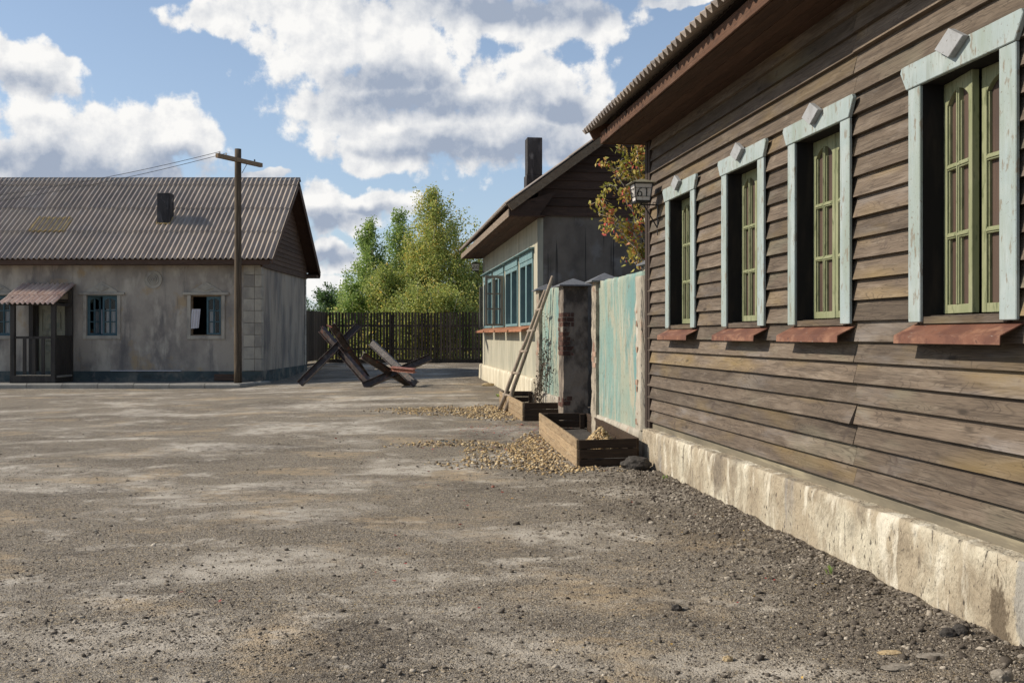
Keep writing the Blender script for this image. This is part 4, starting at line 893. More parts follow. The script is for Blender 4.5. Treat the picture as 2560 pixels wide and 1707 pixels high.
def lantern(num, a, b, z, am, label):
    """a, b = lantern axis; z = bottom of the glass body; am = wall face"""
    t = thingR('wall_lantern', label, 'lantern', am, b, z - .28, 'numbered wall lanterns')
    zb, zt, hb, ht = z, z + .19, .080, .103
    def side(k, u, v, d):    # k side 0..3; u in -1..1 ; v 0..1
        h = hb + (ht - hb) * v + d; x, y = [(-h, u), (u, -h), (h, u), (u, h)][k]
        return (a + x, b + y, zb + (zt - zb) * v)
    mb = MB()
    for k in range(4):
        q = [side(k, -hb + .006, .03, -.004), side(k, hb - .006, .03, -.004), side(k, ht - .006, .97, -.004), side(k, -ht + .006, .97, -.004)]; mb.add(q, [(0, 1, 2, 3)], .5)
    g = mb.build('glass_body', M['lamp_pane'], t, recalc=False)
    mb = MB()
    for sx_, sy_ in ((-1, -1), (1, -1), (1, 1), (-1, 1)):
        mb.tube([(a + sx_ * hb, b + sy_ * hb, zb - .004), (a + sx_ * ht, b + sy_ * ht, zt)], .0065, 6)
    for v in (0., .25, .74, 1.):
        h = hb + (ht - hb) * v; zz = zb + (zt - zb) * v; rr = .006 if v in (0., 1.) else .0025
        c4 = [(a - h, b - h, zz), (a + h, b - h, zz), (a + h, b + h, zz), (a - h, b + h, zz)]
        for i in range(4): mb.tube([c4[i], c4[(i + 1) % 4]], rr, 5)
    mb.box(a - hb, a + hb, b - hb, b + hb, zb - .014, zb - .004); mb.build('frame', M['iron'], t)
    mb = MB(); o = .142; base = [(a - o, b - o), (a + o, b - o), (a + o, b + o), (a - o, b + o)]
    mb.add([(x, y, zt + .004) for x, y in base] + [(x, y, zt + .010) for x, y in base] + [(a, b, zt + .066)], [(3, 2, 1, 0), (0, 1, 5, 4), (1, 2, 6, 5), (2, 3, 7, 6), (3, 0, 4, 7), (4, 5, 8), (5, 6, 8), (6, 7, 8), (7, 4, 8)], .5)
    mb.build('lamp_roof', M['lamp_roof'], t)
    mb = MB(); H = .088
    for k, sg in ((0, -1), (1, 1), (2, 1), (3, -1)):
        pl = lambda u, v, d, k=k, sg=sg: side(k, u * sg, (v + .047) / .19, .0005 + d)
        digit(mb, num[0], -.066, 0, H, pl); digit(mb, num[1], .012, 0, H, pl)
    mb.build('house_number', M['iron'], t)
    mb = MB(); zz = zb - .035
    mb.tube([(am - .004, b, zz), (a - .02, b, zz)], .0075, 6); mb.tube([(a, b, zz), (a, b, zb - .01)], .012, 6)
    mb.tube([(a + .03, b, zz), (am - .008, b, zz - .26)], .0075, 6)
    mb.box(am - .012, am - .002, b - .012, b + .012, zz - .26, zz + .03); mb.ext([(b - .014, zz - .26), (b + .014, zz - .26), (b, zz - .34)], 0, am - .012, am - .002)
    for k in range(9):
        q = k / 8 * 2 * math.pi
    ring = [(am - .045 + .018 * math.cos(k / 10 * 2 * math.pi), b, zz + .012 + .018 * math.sin(k / 10 * 2 * math.pi)) for k in range(11)]
    mb.tube(ring, .004, 5); mb.build('bracket', M['iron'], t)
Yl = 11.1; lantern('61', -.232, RF(3.14, Yl)[1], 2.985, -.036, 'black iron wall lantern with number 61 on the dark siding corner')
lantern('60', A_M - .235, RF(3.1, 28.72)[1], 3.36, A_M, 'small distant wall lantern with number 60 on the cream house far corner')

# ------------------------------------------------------------------ planter boxes
def planter(fl, fr, bl, br, hgt, label, seed):
    """corners given in world x, y: front-left, front-right, back-left, back-right"""
    z0 = [g1(*p) - .02 for p in (fl, fr, bl, br)]; t = thing('planter_box', label, 'planter', (fl[0], fl[1], g1(*fl)), 0, 'long timber planter boxes')
    FO[t.name] = Vector((fl[0], fl[1], g1(*fl)))
    def boards(nm, p, q, zp, zq, m, thick=.028, nb=3, side=1):
        mb = MB(); d = Vector((q[0] - p[0], q[1] - p[1])); L_ = d.length; ux = d / L_; un = Vector((ux.y, -ux.x)) * side; h = hgt / nb
        for k in range(nb):
            e = random.uniform(-.006, .006); v = []
            for (s, zz) in ((0 + e, zp), (L_ + e, zq)):
                for d0 in (0, thick):
                    for g in (k * h + .003, (k + 1) * h - .003): v.append((p[0] + ux.x * s + un.x * d0, p[1] + ux.y * s + un.y * d0, zz + g + random.uniform(-.002, .002)))
            mb.add(v, [(0, 1, 3, 2), (4, 6, 7, 5), (0, 4, 5, 1), (2, 3, 7, 6), (0, 2, 6, 4), (1, 5, 7, 3)])
        mb.build(nm, m, t, bevel=.003)
    zf, zb = z0[0], z0[2]
    boards('front_boards', fl, fr, zf, z0[1], M['planter_shaded'])
    boards('back_boards', bl, br, zb, z0[3], M['planter_shaded'])
    boards('side_boards', fl, bl, zf, zb, M['planter'], side=-1, thick=.028) if False else boards('side_boards', (fl[0] - .001, fl[1] + .0), (bl[0] - .001, bl[1]), zf, zb, M['planter'], side=-1, thick=.028)
    boards('side_boards', fr, br, z0[1], z0[3], M['planter_shaded'], side=1)
    mb = MB()
    for p, z in ((fl, zf), (fr, z0[1]), (bl, zb), (br, z0[3])):
        cx, cy = (fl[0] + br[0]) / 2, (fl[1] + br[1]) / 2; sx_ = 1 if cx > p[0] else -1; sy_ = 1 if cy > p[1] else -1
        x0, x1 = sorted((p[0] + sx_ * .03, p[0] + sx_ * .10)); y0, y1 = sorted((p[1] + sy_ * .035, p[1] + sy_ * .075)); mb.box(x0, x1, y0, y1, z, z + hgt - .01)
    mb.each('corner_post', M['planter_shaded'], t, bevel=.004)
    # soil
    xs = np.linspace(0.02, .98, 12); ys = np.linspace(.005, .995, 40); V = []; nn = 0
    for v in ys:
        for u in xs:
            x = (fl[0] * (1 - u) + fr[0] * u) * (1 - v) + (bl[0] * (1 - u) + br[0] * u) * v; y = (fl[1] * (1 - u) + fr[1] * u) * (1 - v) + (bl[1] * (1 - u) + br[1] * u) * v
            V.append((x, y, g1(x, y) + .07 + .02 * mnoise.noise(Vector((x * 5, y * 5, seed)))))
    fs = [(j * 12 + i, j * 12 + i + 1, (j + 1) * 12 + i + 1, (j + 1) * 12 + i) for j in range(39) for i in range(11)]
    mb = MB(); mb.add(V, fs, .5); s = mb.build('soil', M['rock_dark'], t, smooth=True)
    return t
pl1 = planter((.752, 11.18), (1.40, 11.18), (.424, 14.6), (1.09, 14.6), .325, 'nearest timber planter box, holding a heap of yellow stones', 1)
pl2 = planter((.20, 16.5), (.86, 16.5), (-.215, 19.2), (.42, 19.2), .325, 'farther timber planter box with a dried climbing vine, at the foot of the ladder', 2)
n = 1500; t = np.abs(RNG.normal(0, 1, (n, 2))); ang = RNG.uniform(0, 2 * np.pi, n); r = np.sqrt(RNG.uniform(0, 1, n))
hx = 1.10 + r * .22 * np.cos(ang); hy = 12.3 + r * .85 * np.sin(ang); hz = gh(hx, hy) + .06 + .30 * (1 - r) ** .8 * RNG.uniform(.75, 1, n)
sz = .012 + .013 * RNG.uniform(0, 1, n)
tag(stones('stone_heap', np.stack([hx, hy, hz], -1), sz, M['ygravel'], ico_=True, flat=.8), kind='stuff')

# ------------------------------------------------------------------ ladder
f1 = Vector((-.12, 18.1, g1(-.12, 18.1))); c1 = Vector((.655, 17.42, 2.36)); d1 = (c1 - f1); top1 = f1 + d1 * 1.075
f2 = f1 + Vector((-.115, .30, .0)); f2.z = g1(f2.x, f2.y); top2 = f1 + d1 * .97 + Vector((-.045, .22, 0))
ld = thing('ladder', 'rough pole ladder leaning on the turquoise wall', 'ladder', tuple(f1))
def wob(p, q, n=9, a=.012, s=0):
    return [p.lerp(q, i / n) + Vector((mnoise.noise(Vector((i * .7, s, 0))), mnoise.noise(Vector((i * .7, s, 7))), 0)) * a for i in range(n + 1)]
for nm, p, q, s in (('rail', f1, top1, 1), ('rail', f2, top2, 5)):
    mb = MB(); pts = wob(p, q, 10, .014, s); mb.tube(pts, [.040 - .010 * i / 10 for i in range(11)], 10, jitter=.05); mb.build(nm, M['ladder'], ld, smooth=True)
for k, t in enumerate((.12, .29, .455, .61, .765)):
    p = f1.lerp(top1, t); q = f2.lerp(top2, t * 1.1); e = (q - p).normalized(); mb = MB(); mb.tube([p - e * .05, p.lerp(q, .5), q + e * .09], [.026, .024, .027], 9, jitter=.06); mb.build('rung', M['ladder'], ld, smooth=True)

# ------------------------------------------------------------------ steel hedgehogs
def ibeam(mb, p0, p1, w=.15, h=.17, t=.013, up=(0, 0, 1)):
    H, Wd = h / 2, w / 2; poly = [(-Wd, -H), (Wd, -H), (Wd, -H + t), (t / 2, -H + t), (t / 2, H - t), (Wd, H - t), (Wd, H), (-Wd, H), (-Wd, H - t), (-t / 2, H - t), (-t / 2, -H + t), (-Wd, -H + t)]
    p0, p1 = Vector(p0), Vector(p1)
    mb.prism(p0, p1, poly, up)
def xbeam(mb, p0, p1, n, w=.15, h=.19, t=.014):
    d = (Vector(p1) - Vector(p0)).normalized(); ibeam(mb, p0, p1, w, h, t, up=Vector(n).cross(d))
def px(x, y, Y): return ((x - VPX) * Y / F, Y, HC - (y - HY) * Y / F)
hg = 'steel anti-tank hedgehogs in the yard'
c = px(851.8, 864.8, 27.6)
h1 = thing('anti_tank_hedgehog', 'taller rusty steel hedgehog standing upright beside the grey house', 'tank obstacle', (c[0], c[1], g1(c[0], c[1])), 0, hg)
a0 = px(749, 960, 27.35)
for p0, p1, up in ((a0, px(897, 813, 27.9), (.1, -1, .25)), (px(924, 962, 26.95), px(803, 822, 28.2), (-.75, -.62, .1)), (px(916, 944, 28.7), px(829, 812, 27.0), (.25, -1, .1))):
    mb = MB(); xbeam(mb, p0, p1, up); mb.build('beam', M['steel'], h1, bevel=.003)
mb = MB(); mb.prism(px(806, 815, 28.1), px(815, 838, 28.1), [(-.03, -.006), (.03, -.006), (.03, .006), (-.03, .006)]); mb.prism(px(817, 812, 27), px(830, 818, 26.95), [(-.015, -.015), (.015, -.015), (.015, .015), (-.015, .015)]); mb.build('torn_plate', M['steel_red'], h1)
mb = MB(); cc = Vector(px(858, 868, 27.2)); mb.tube([cc + Vector((.14 * math.cos(k), -.08, .11 * math.sin(k) - .02 * k)) for k in np.arange(0, 11, .4)], .004, 5)
cc = Vector(px(872, 912, 26.9)); mb.tube([cc + Vector((.12 * math.cos(k) + .01 * k, 0, .17 * math.sin(k))) for k in np.arange(0, 7, .4)], .003, 5); mb.build('wire_coil', M['iron'], h1)
c = px(981.5, 922, 25.5)
h2 = thing('anti_tank_hedgehog', 'lower rusty steel hedgehog with one orange painted beam end, toppled in front', 'tank obstacle', (c[0], c[1], g1(c[0], c[1])), 0, hg)
for p0, p1, up in ((px(908, 965, 25.45), px(1076, 893, 25.7), (0, -1, .25)), (px(928, 856, 26.1), px(1040, 961, 25.1), (-.65, -.6, .45)), (px(906, 888, 24.9), px(1026, 962, 26.0), (.25, -1, .1))):
    mb = MB(); xbeam(mb, p0, p1, up, .14, .18); mb.build('beam', M['steel'], h2, bevel=.003)
mb = MB(); ibeam(mb, px(978, 921, 25.2), px(1037, 927, 24.7), .13, .10, up=(0, -.25, 1)); mb.build('beam', M['steel_red'], h2, label='orange painted beam end', bevel=.003)

# ------------------------------------------------------------------ LEFT HOUSE
YF, YB, XR, XL = 30.0, 36.5, -7.58, -29.0; S1 = F / YF
lh = thing('grey_house', 'low grey plastered house with big corrugated roof and teal plinth on the left', 'house', (XR, YF, .1), 0)
def lx(x, Y=YF): return (x - VPX) * Y / F
def lz(y, Y=YF): return HC + (HY - y) * Y / F
lw = [(lx(-47), lx(28)), (lx(217), lx(293.5)), (lx(477.3), lx(554))]
LZ0, LZ1 = 1.49, 2.70
dx0, dx1, dz1 = lx(90), lx(168), 2.50
holes = [(a, b, LZ0, LZ1) for a, b in lw] + [(dx0, dx1, .33, dz1)]
mb = MB(); mb.wall('y', YF, YF + .2, XL, XR - .02, .1, 3.61, holes); mb.box(XL, XR, YB - .2, YB, .1, 3.61, .5); mb.box(XL, XL + .2, YF + .2, YB - .2, .1, 3.61, .5); mb.box(XL, XR, YF + .2, YB - .2, .1, .14, .5)
mb.build('wall', M['wall_left'], lh)
mb = MB(); mb.box(XL + .2, XR - .2, YF + .21, YB - .21, 3.3, 3.34, .5); mb.box(XL + .2, XR - .2, YF + 1.6, YF + 1.65, .15, 3.29, .5)
for x in (-14.95, -13.1, -11.2, -10.0): mb.box(x, x + .04, YF + .22, YF + 1.59, .15, 3.29, .5)
mb.each('blackout_wall', M['jamb'], lh)  # near-black ceiling and walls added behind the windows against leaking light
mb = MB(); mb.box(XR - .2, XR, YF + .001, YB, .1, 3.60, .5); mb.build('end_wall', M['gable_left'], lh)
mb = MB()
x_ = XL
mb.wall('y', YF - .05, YF - .001, XL, XR + .05, -.1, .42, []); mb.box(XR + .001, XR + .055, YF - .001, YB + .05, -.1, .42, .5); mb.build('plinth', M['teal_plinth'], lh, bevel=.01)
# quoins
mb = MB(); zq = .425; k = 0
while zq < 3.40:
    w = .50; hq = .362; mb.box(XR - w, XR - .17, YF - .04, YF + .05, zq + .006, zq + hq - .004); mb.box(XR - .164, XR + .035, YF - .04, YF + .25, zq + .006, zq + hq - .004); mb.box(XR - .1, XR + .035, YB - .2, YB + .04, zq + .006, zq + hq - .004); zq += hq; k += 1
mb.each('quoin', M['quoin'], lh, bevel=.008)
# roof: three rows of corrugated sheets
EY, EZ, RY, RZ2, XE = 29.5, 3.78, 33.25, 6.64, -7.10
tl = (RZ2 - EZ) / (RY - EY); lrun = Vector((0, -1, -tl)).normalized(); LL = (RY - EY) / abs(lrun.y); PW = .158
mb = MB(); rows = [0, 1.45, 2.81, 4.26]
for row in range(4):
    t0 = rows[row]; t1 = LL if row == 3 else rows[row + 1] + .10
    x = XE; k = 0
    while x > XL - .2:
        wd = 7 * PW; o = Vector((x - wd, EY, EZ + .034 * row + .003 * (k % 2))) - lrun * t1
        corr_sheet(mb, o, lrun, (1, 0, 0), t1 - t0, wd + .01, PW, .029, 10, .020, r=random.random()); x -= wd; k += 1
corr_sheet(mb, Vector((XL - .2, RY, RZ2 + .05)), (0, 1, -tl), (1, 0, 0), LL, XE - XL + .2, PW, .027, 6, .012, r=.4)
mb.build('roof', M['roof_sheet'], lh)
mb = MB()   # ridge cap
for s in (-1, 1):
    mb.prism((XL - .2, RY + s * .07, RZ2 + .045), (XE + .03, RY + s * .07, RZ2 + .045), [(-.085, -.004 + s * 0), (.085, -.004), (.085, .004), (-.085, .004)], up=(0, s * tl, 1))
mb.tube([(XL - .2, RY, RZ2 + .10), (XE + .03, RY, RZ2 + .10)], .03, 8); mb.build('ridge_cap', M['cap'], lh)
mb = MB(); mb.box(XL, XE - .1, EY + .07, EY + .10, 3.60, 3.755); mb.box(XL, XR + .1, EY + .10, YF + .02, 3.605, 3.625); mb.box(XL, XR + .1, YB, RY * 2 - EY - .07, 3.605, 3.625); mb.box(XL, XE - .02, 2 * RY - EY - .1, 2 * RY - EY - .07, 3.60, 3.78); mb.box(XR - .1, XE - .06, YB - .02, 2 * RY - EY - .11, 3.626, 3.70)
mb.each('fascia', M['trim_x'], lh, bevel=.004)
mb = MB(); z = 3.56; k = 0
while z < RZ2 - .25:
    h = .145 if k else .2; y0 = max(YF - .05, EY + (z + .1 - EZ) / tl + .1); y1 = 2 * RY - y0
    mb.ext([(XR + (.07 if k == 0 else .055), z), (XR + .03, z + h + .01), (XR + .01, z + h + .01), (XR + .01, z)], 1, y0, y1); z += h; k += 1
mb.ext([(YF - .02, 3.58), (2 * RY - YF, 3.58), (RY, RZ2 - .1)], 0, XR - .1, XR + .008, .3); mb.build('gable_boards', M['gable_wood'], lh)
for s in (1, -1):
    mb = MB(); y0 = EY if s > 0 else 2 * RY - EY; mb.prism((XE - .02, y0, EZ - .03), (XE - .02, RY, RZ2 - .03), [(-.013, -.15), (.013, -.15), (.013, .0), (-.013, .0)]); mb.build('verge_board', M['trim_x'], lh)
    mb = MB(); mb.prism(((XE + XR) / 2, y0 + s * .06, EZ - .05), ((XE + XR) / 2, RY, RZ2 - .09), [(-.21, -.01), (.21, -.01), (.21, .0), (-.21, .0)]); mb.build('gable_soffit', M['soffit'], lh)
# chimney, skylight patch
mb = MB(); cx0, cx1 = lx(392, 31), lx(424, 31); mb.box(cx0, cx1, 31.0, 31.4, 4.5, 5.93, .5); mb.build('chimney', M['chimney'], lh, bevel=.01)
mb = MB(); rr = random.Random(3)
P = []
for k in range(60):
    e = rr.random(); s = rr.choice((0, 0, 1, 2)); x = cx0 + (cx1 - cx0) * e if s == 0 else (cx0 if s == 1 else cx1); y = 31.0 if s == 0 else 31.0 + .3 * e
    P.append((x, y - .01, EZ + (y - EY) * tl + .03 + rr.uniform(0, .03)))
fm = stones('foam_sealant', np.array(P), np.full(60, .025), M['foam'], ico_=True, flat=1., parent=lh, fo=tuple(FO[lh.name]))
mb = MB(); t0, t1 = 1.15, 1.77; o0 = Vector((-14.87, EY + t1, EZ + t1 * tl + .045)); corr_sheet(mb, o0, lrun, (1, 0, 0), (t1 - t0) / abs(lrun.y), 6.7 * PW, PW, .034, 8, .006, r=.5)
pt = mb.build('roof_patch', M['yellow_sheet'], lh)
P = []
for k in range(260):
    s = rr.random(); e = rr.random(); 
    if s < .35: x, t = -14.87 + e * 1.06, t0
    elif s < .7: x, t = -14.87 + e * 1.06, t1
    elif s < .85: x, t = -14.87, t0 + e * (t1 - t0)
    else: x, t = -13.81, t0 + e * (t1 - t0)
    P.append((x, EY + t, EZ + t * tl + .05 + .025 * math.sin(2 * math.pi * (x + 14.87) / PW)))
stones('foam_edge', np.array(P), np.full(260, .024), M['foam'], ico_=True, flat=1., parent=pt, fo=tuple(FO[lh.name]))
# medallion
mb = MB(); mx, mz = lx(383), lz(699); 
for r0, r1, d in ((.255, .27, .028), (.235, .255, .015), (.155, .17, .03), (.10, .112, .03), (.05, .06, .03), (0, .02, .035), (0, .236, .010)):
    K = 36; vs = []; fs = []
    for k in range(K):
        a = 2 * math.pi * k / K
        for rr_, dd in ((r0, 0), (r0, d), (r1, d), (r1, 0)): vs.append((mx + rr_ * math.cos(a), YF - dd, mz + rr_ * math.sin(a)))
    for k in range(K):
        for q in range(3): fs.append((k * 4 + q, ((k + 1) % K) * 4 + q, ((k + 1) % K) * 4 + q + 1, k * 4 + q + 1))
    mb.add(vs, fs, .5)
mb.build('plaster_medallion', M['quoin'], lh)
# windows
def curtain(x0, x1, z0, z1, y, parent, amp=.015, slant=0, bottom=0):
    mb = MB(); n = 24; vs = []
    for j in range(7):
        for i in range(n + 1):
            u = i / n; v = j / 6; x = x0 + (x1 - x0) * u + slant * (1 - v); vs.append((x, y + amp * math.sin(u * 22 + v) , z0 + (z1 - z0) * v - bottom * (1 - v) * u))
    fs = [(j * (n + 1) + i, j * (n + 1) + i + 1, (j + 1) * (n + 1) + i + 1, (j + 1) * (n + 1) + i) for j in range(6) for i in range(n)]
    mb.add(vs, fs, .5); return mb.build('curtain', M['curtain'], parent, smooth=True, recalc=False)
for wi, (x0, x1) in enumerate(lw):
    mb = MB(); f = .105; yf = YF - .035
    mb.box(x0 - f, x0 - .001, yf, YF - .001, LZ0 - .11, LZ1 + .01); mb.box(x1 + .001, x1 + f, yf, YF - .001, LZ0 - .11, LZ1 + .01); mb.box(x0 - .001, x1 + .001, yf + .002, YF - .001, LZ0 - .11, LZ0 - .001)
    mb.box(x0 - .23, x1 + .23, YF - .07, YF - .001, LZ1 + .012, LZ1 + .09)
    c = (x0 + x1) / 2; zt = LZ1 + .09
    mb.ext([(x0 - .02, zt), (x1 + .02, zt), (x1 - .02, zt + .06), (c, zt + .32), (x0 + .02, zt + .06)], 1, YF - .03, YF - .001); mb.ext([(c - .235, zt + .13), (c, zt + .03), (c + .235, zt + .13), (c, zt + .24)], 1, YF - .05, YF - .031)
    w = mb.build('window', M['quoin'], lh, bevel=.006)
    mb = MB(); mb.box(x0, x0 + .035, YF + .04, YF + .13, LZ0, LZ1); mb.box(x1 - .035, x1, YF + .04, YF + .13, LZ0, LZ1); mb.box(x0, x1, YF + .05, YF + .13, LZ1 - .035, LZ1 - .001); mb.box(x0, x1, YF + .05, YF + .13, LZ0 + .001, LZ0 + .03)
    mb.build('inner_frame', M['arm'] if wi == 2 else M['teal_paint'], w)
    hw = .435; zs0, zs1 = LZ0 + .03, LZ1 - .03
    if wi != 2:
        an = R(42) if wi == 1 else R(8); sash((x0 + .03, YF + .05), (math.cos(an), -math.sin(an) * -1), (math.sin(an), -math.cos(an)), hw * (.86 if wi == 1 else 1), zs0, zs1, M['teal_paint'], w, glass=M['glass'], stile=.05, munt=.04)
        curtain(x0 + .07, x0 + .34, LZ0 + .05, LZ0 + .80, YF + .32 if wi == 1 else YF + .17, w)
    sash((x1 - .03 - hw, YF + .05), (1, 0), (0, -1), hw, zs0, zs1, M['teal_paint'], w, glass=M['glass'], stile=.05, munt=.04)
    if wi == 1: curtain(x1 - .39, x1 - .09, LZ0 + .05, LZ0 + .80, YF + .14, w)
    elif wi == 0: curtain(x1 - .28, x1 - .05, LZ0 + .05, LZ0 + .78, YF + .14, w)
    else:
        curtain(x1 - .40, x1 - .22, LZ0 + .05, LZ0 + .78, YF + .14, w)
        curtain(x0 + .03, x0 + .30, LZ0 + .20, LZ0 + .80, YF - .02, w, .02, -.06, -.03)['label'] = 'white curtain blown out through the open half'
# door
mb = MB(); mb.box(dx0 + .06, dx1 - .06, YF + .06, YF + .10, .34, dz1 - .06)
dr = mb.build('door', M['door_wood'], lh)
mb = MB(); DW = dx1 - dx0 - .12; xx0 = dx0 + .06
for (u0, u1, z0, z1) in ((0, .13, .34, 2.44), (.87, 1, .34, 2.44), (.13, .87, 2.28, 2.44), (.13, .87, 1.50, 1.62), (.13, .87, 1.20, 1.30), (.13, .87, .34, .52), (.13, .87, .98, 1.06), (.44, .56, .52, .98), (.2, .8, 1.70, 2.2), (.2, .8, 1.335, 1.47)):
    mb.box(xx0 + u0 * DW, xx0 + u1 * DW, YF + .035, YF + .059, z0, z1)
mb.build('panelling', M['door_wood'], dr, bevel=.006)
mb = MB(); mb.box(dx0 - .05, dx0 + .058, YF - .03, YF + .12, .33, dz1); mb.box(dx1 - .058, dx1 + .05, YF - .03, YF + .12, .33, dz1); mb.box(dx0 - .05, dx1 + .05, YF - .028, YF + .12, dz1 + .001, dz1 + .08); mb.build('door_frame', M['porch_wood'], dr, bevel=.005)
# porch
pr = lh
YP = 28.80; sp = F / YP; pxs = lambda x: (x - VPX) / sp
mb = MB()
for (x0, x1) in ((pxs(27), pxs(38)), (pxs(128.6), pxs(139.6))): mb.box(x0, x1, YP - .05, YP + .06, .11, 2.36)
xr0, xr1 = pxs(129), pxs(139.6); xl0 = pxs(27)
mb.box(xr1 - .13, xr1, YF - .14, YF - .052, .11, 2.95); mb.box(xl0, xl0 + .13, YF - .14, YF - .052, .11, 2.95)
mb.box(xl0, xr1, YP - .05, YP + .05, 2.361, 2.44); mb.each('porch_post', M['porch_wood'], lh, bevel=.006)
mb = MB(); mb.box(xl0 + .13, xr0, YP - .03, YP + .03, 1.40, 1.47); mb.build('handrail', M['porch_wood'], lh)
mb = MB(); mb.box(xl0, xr1 + .01, YP - .07, YP - .052, .11, .34); mb.build('skirt_board', M['porch_wood'], lh)
mb = MB()
for x in (pxs(57), pxs(80.5), pxs(103.4)): mb.box(x, x + .10, YP - .015, YP + .02, .36, 1.399)
mb.each('baluster', M['porch_wood'], lh, bevel=.004)
mb = MB()
for k in range(8): mb.box(xr1 - .06, xr1 - .03, YP + .07 + k * .127, YP + .07 + k * .127 + .122, .13, 1.44)
mb.box(xr1 - .08, xr1 - .01, YP + .06, YF - .15, 1.442, 1.50); mb.box(xr1 - .07, xr1 - .03, YP + .06, YF - .15, 2.36, 2.44); mb.build('side_screen', M['porch_wood'], lh)
mb = MB(); mb.box(xl0, xr1, YP - .045, YF - .06, .27, .33); mb.build('porch_floor', M['kerb'], lh)
mb = MB(); crun = Vector((0, -1.42, -.60)).normalized(); CL = 1.545
for row, (t0, t1) in enumerate(((0, .98), (.90, CL))):
    o0 = Vector((-14.74, YF - .01, 3.05 - .028 * row)) + crun * t0; corr_sheet(mb, o0, crun, (1, 0, 0), t1 - t0, 1.60, .145, .036, 10, .008, r=.2 + .5 * row)
mb.build('porch_canopy', M['canopy'], lh)
mb = MB()
for x in (xl0 + .03, xr1 - .08): mb.prism((x, YF - .06, 2.93), (x, YP - .2, 2.43), [(-.03, -.06), (.03, -.06), (.03, .0), (-.03, .0)])
mb.each('porch_rafter', M['porch_wood'], lh)
mb = MB(); mb.box(lx(279), lx(456), YF - .10, YF - .02, .423, .445); tag(mb.build('wood_strip', M['curtain'], None, loc=(lx(370), YF - .06, .423)), 'thin white strip lying on the teal plinth of the grey house', 'strip')
mb = MB(); 
for k, (z0, z1) in enumerate(((.15, .25), (.256, .34))): mb.box(lx(532, 29.6), lx(586, 29.6), 29.72 + .02 * k, 29.78 + .02 * k, z0, z1)
tag(mb.build('plank', M['trim_x'], None, loc=(lx(560, 29.6), 29.75, .15), bevel=.004), 'two short brown planks leaning at the grey house plinth behind the pole', 'planks')

# pavement and kerb stones
KX = -7.62; KY = 27.9
mb = MB(); mb.add([(-30, KY + .14, .118), (KX - .14, KY + .14, .118), (XR + .35, 29.6, .118), (XR + .35, YF + .02, .118), (-30, YF + .02, .118)] + [(-30, KY + .14, -.1), (KX - .14, KY + .14, -.1), (XR + .35, 29.6, -.1), (XR + .35, YF + .02, -.1), (-30, YF + .02, -.1)],
    [(0, 1, 2, 3, 4), (0, 5, 6, 1), (1, 6, 7, 2), (2, 7, 8, 3)], .5); tag(mb.build('pavement', M['pavement'], None), kind='structure')
mb = MB(); x = KX; prof = lambda y: [(y, -.1), (y, .10), (y + .015, .128), (y + .045, .145), (y + .14, .15), (y + .14, -.1)]
while x > -30: 
    dz = random.uniform(-.006, .006); mb.ext([(a + random.uniform(-.004, .004), b + dz) for a, b in prof(KY)], 0, x - 1.0 + .012, x); x -= 1.0
x0, y0, x1, y1 = KX, KY, XR + .40, 29.62
for k in range(2):
    p0 = Vector((x0 + (x1 - x0) * k / 2, y0 + (y1 - y0) * k / 2 + .01, 0)); p1 = Vector((x0 + (x1 - x0) * (k + 1) / 2, y0 + (y1 - y0) * (k + 1) / 2 - .01, 0))
    mb.prism(p0, p1, [(.0, -.1), (.0, .11), (-.03, .145), (-.13, .15), (-.13, -.1)])
tag(mb.build('kerb', M['kerb'], None, bevel=.006), kind='structure')

# ------------------------------------------------------------------ utility pole and wires
PX, PY = lx(595, 28.9), 28.9
up = thing('utility_pole', 'tall round timber utility pole with a crossarm in front of the grey house', 'pole', (PX, PY, .118))
mb = MB(); mb.tube([(PX + .008 * mnoise.noise(Vector((0, 0, k))), PY, .1 + 6.8 * k / 14) for k in range(15)], [.112 - .018 * k / 14 for k in range(15)], 16, jitter=.012); mb.build('post', M['pole'], up, smooth=True)
A0 = Vector((-8.31, 28.15 - .12, 6.56)); A1 = Vector((-7.47, 29.8 - .12, 6.56))
mb = MB(); mb.prism(A0, A1, [(-.055, -.06), (.055, -.06), (.055, .06), (-.055, .06)]); arm = mb.build('crossarm', M['arm'], up, bevel=.005)
ins = []
for t in (.06, .20, .84):
    p = A0.lerp(A1, t); mb = MB(); mb.tube([p + Vector((0, 0, z)) for z in (.05, .08, .085, .10, .115, .13)], [.008, .008, .024, .028, .014, .02], 10); mb.build('insulator', M['lamp_pane'] if t < .5 else M['iron'], arm); ins.append(p + Vector((0, 0, .12)))
mb = MB(); mb.prism(Vector((PX + .12, PY - .02, 6.2)), Vector((PX + .19, PY + .25, 6.5)), [(-.006, -.006), (.006, -.006), (.006, .006), (-.006, .006)]); mb.build('brace', M['iron'], up)
for k in range(2):
    p = ins[k]; pts = []
    for i in range(41):
        d = i / 40 * 15.0; f0 = .25 + .015 * k; pts.append((p.x - d, p.y + .02 * d, p.z - f0 * d + .0092 * d * d))
    mb = MB(); mb.tube(pts, .0075, 5); tag(mb.build('power_line', M['iron'], None, loc=tuple(p)), ['upper', 'lower'][k] + ' of the two thin power lines running left from the crossarm', 'power line', 'power lines from the pole')

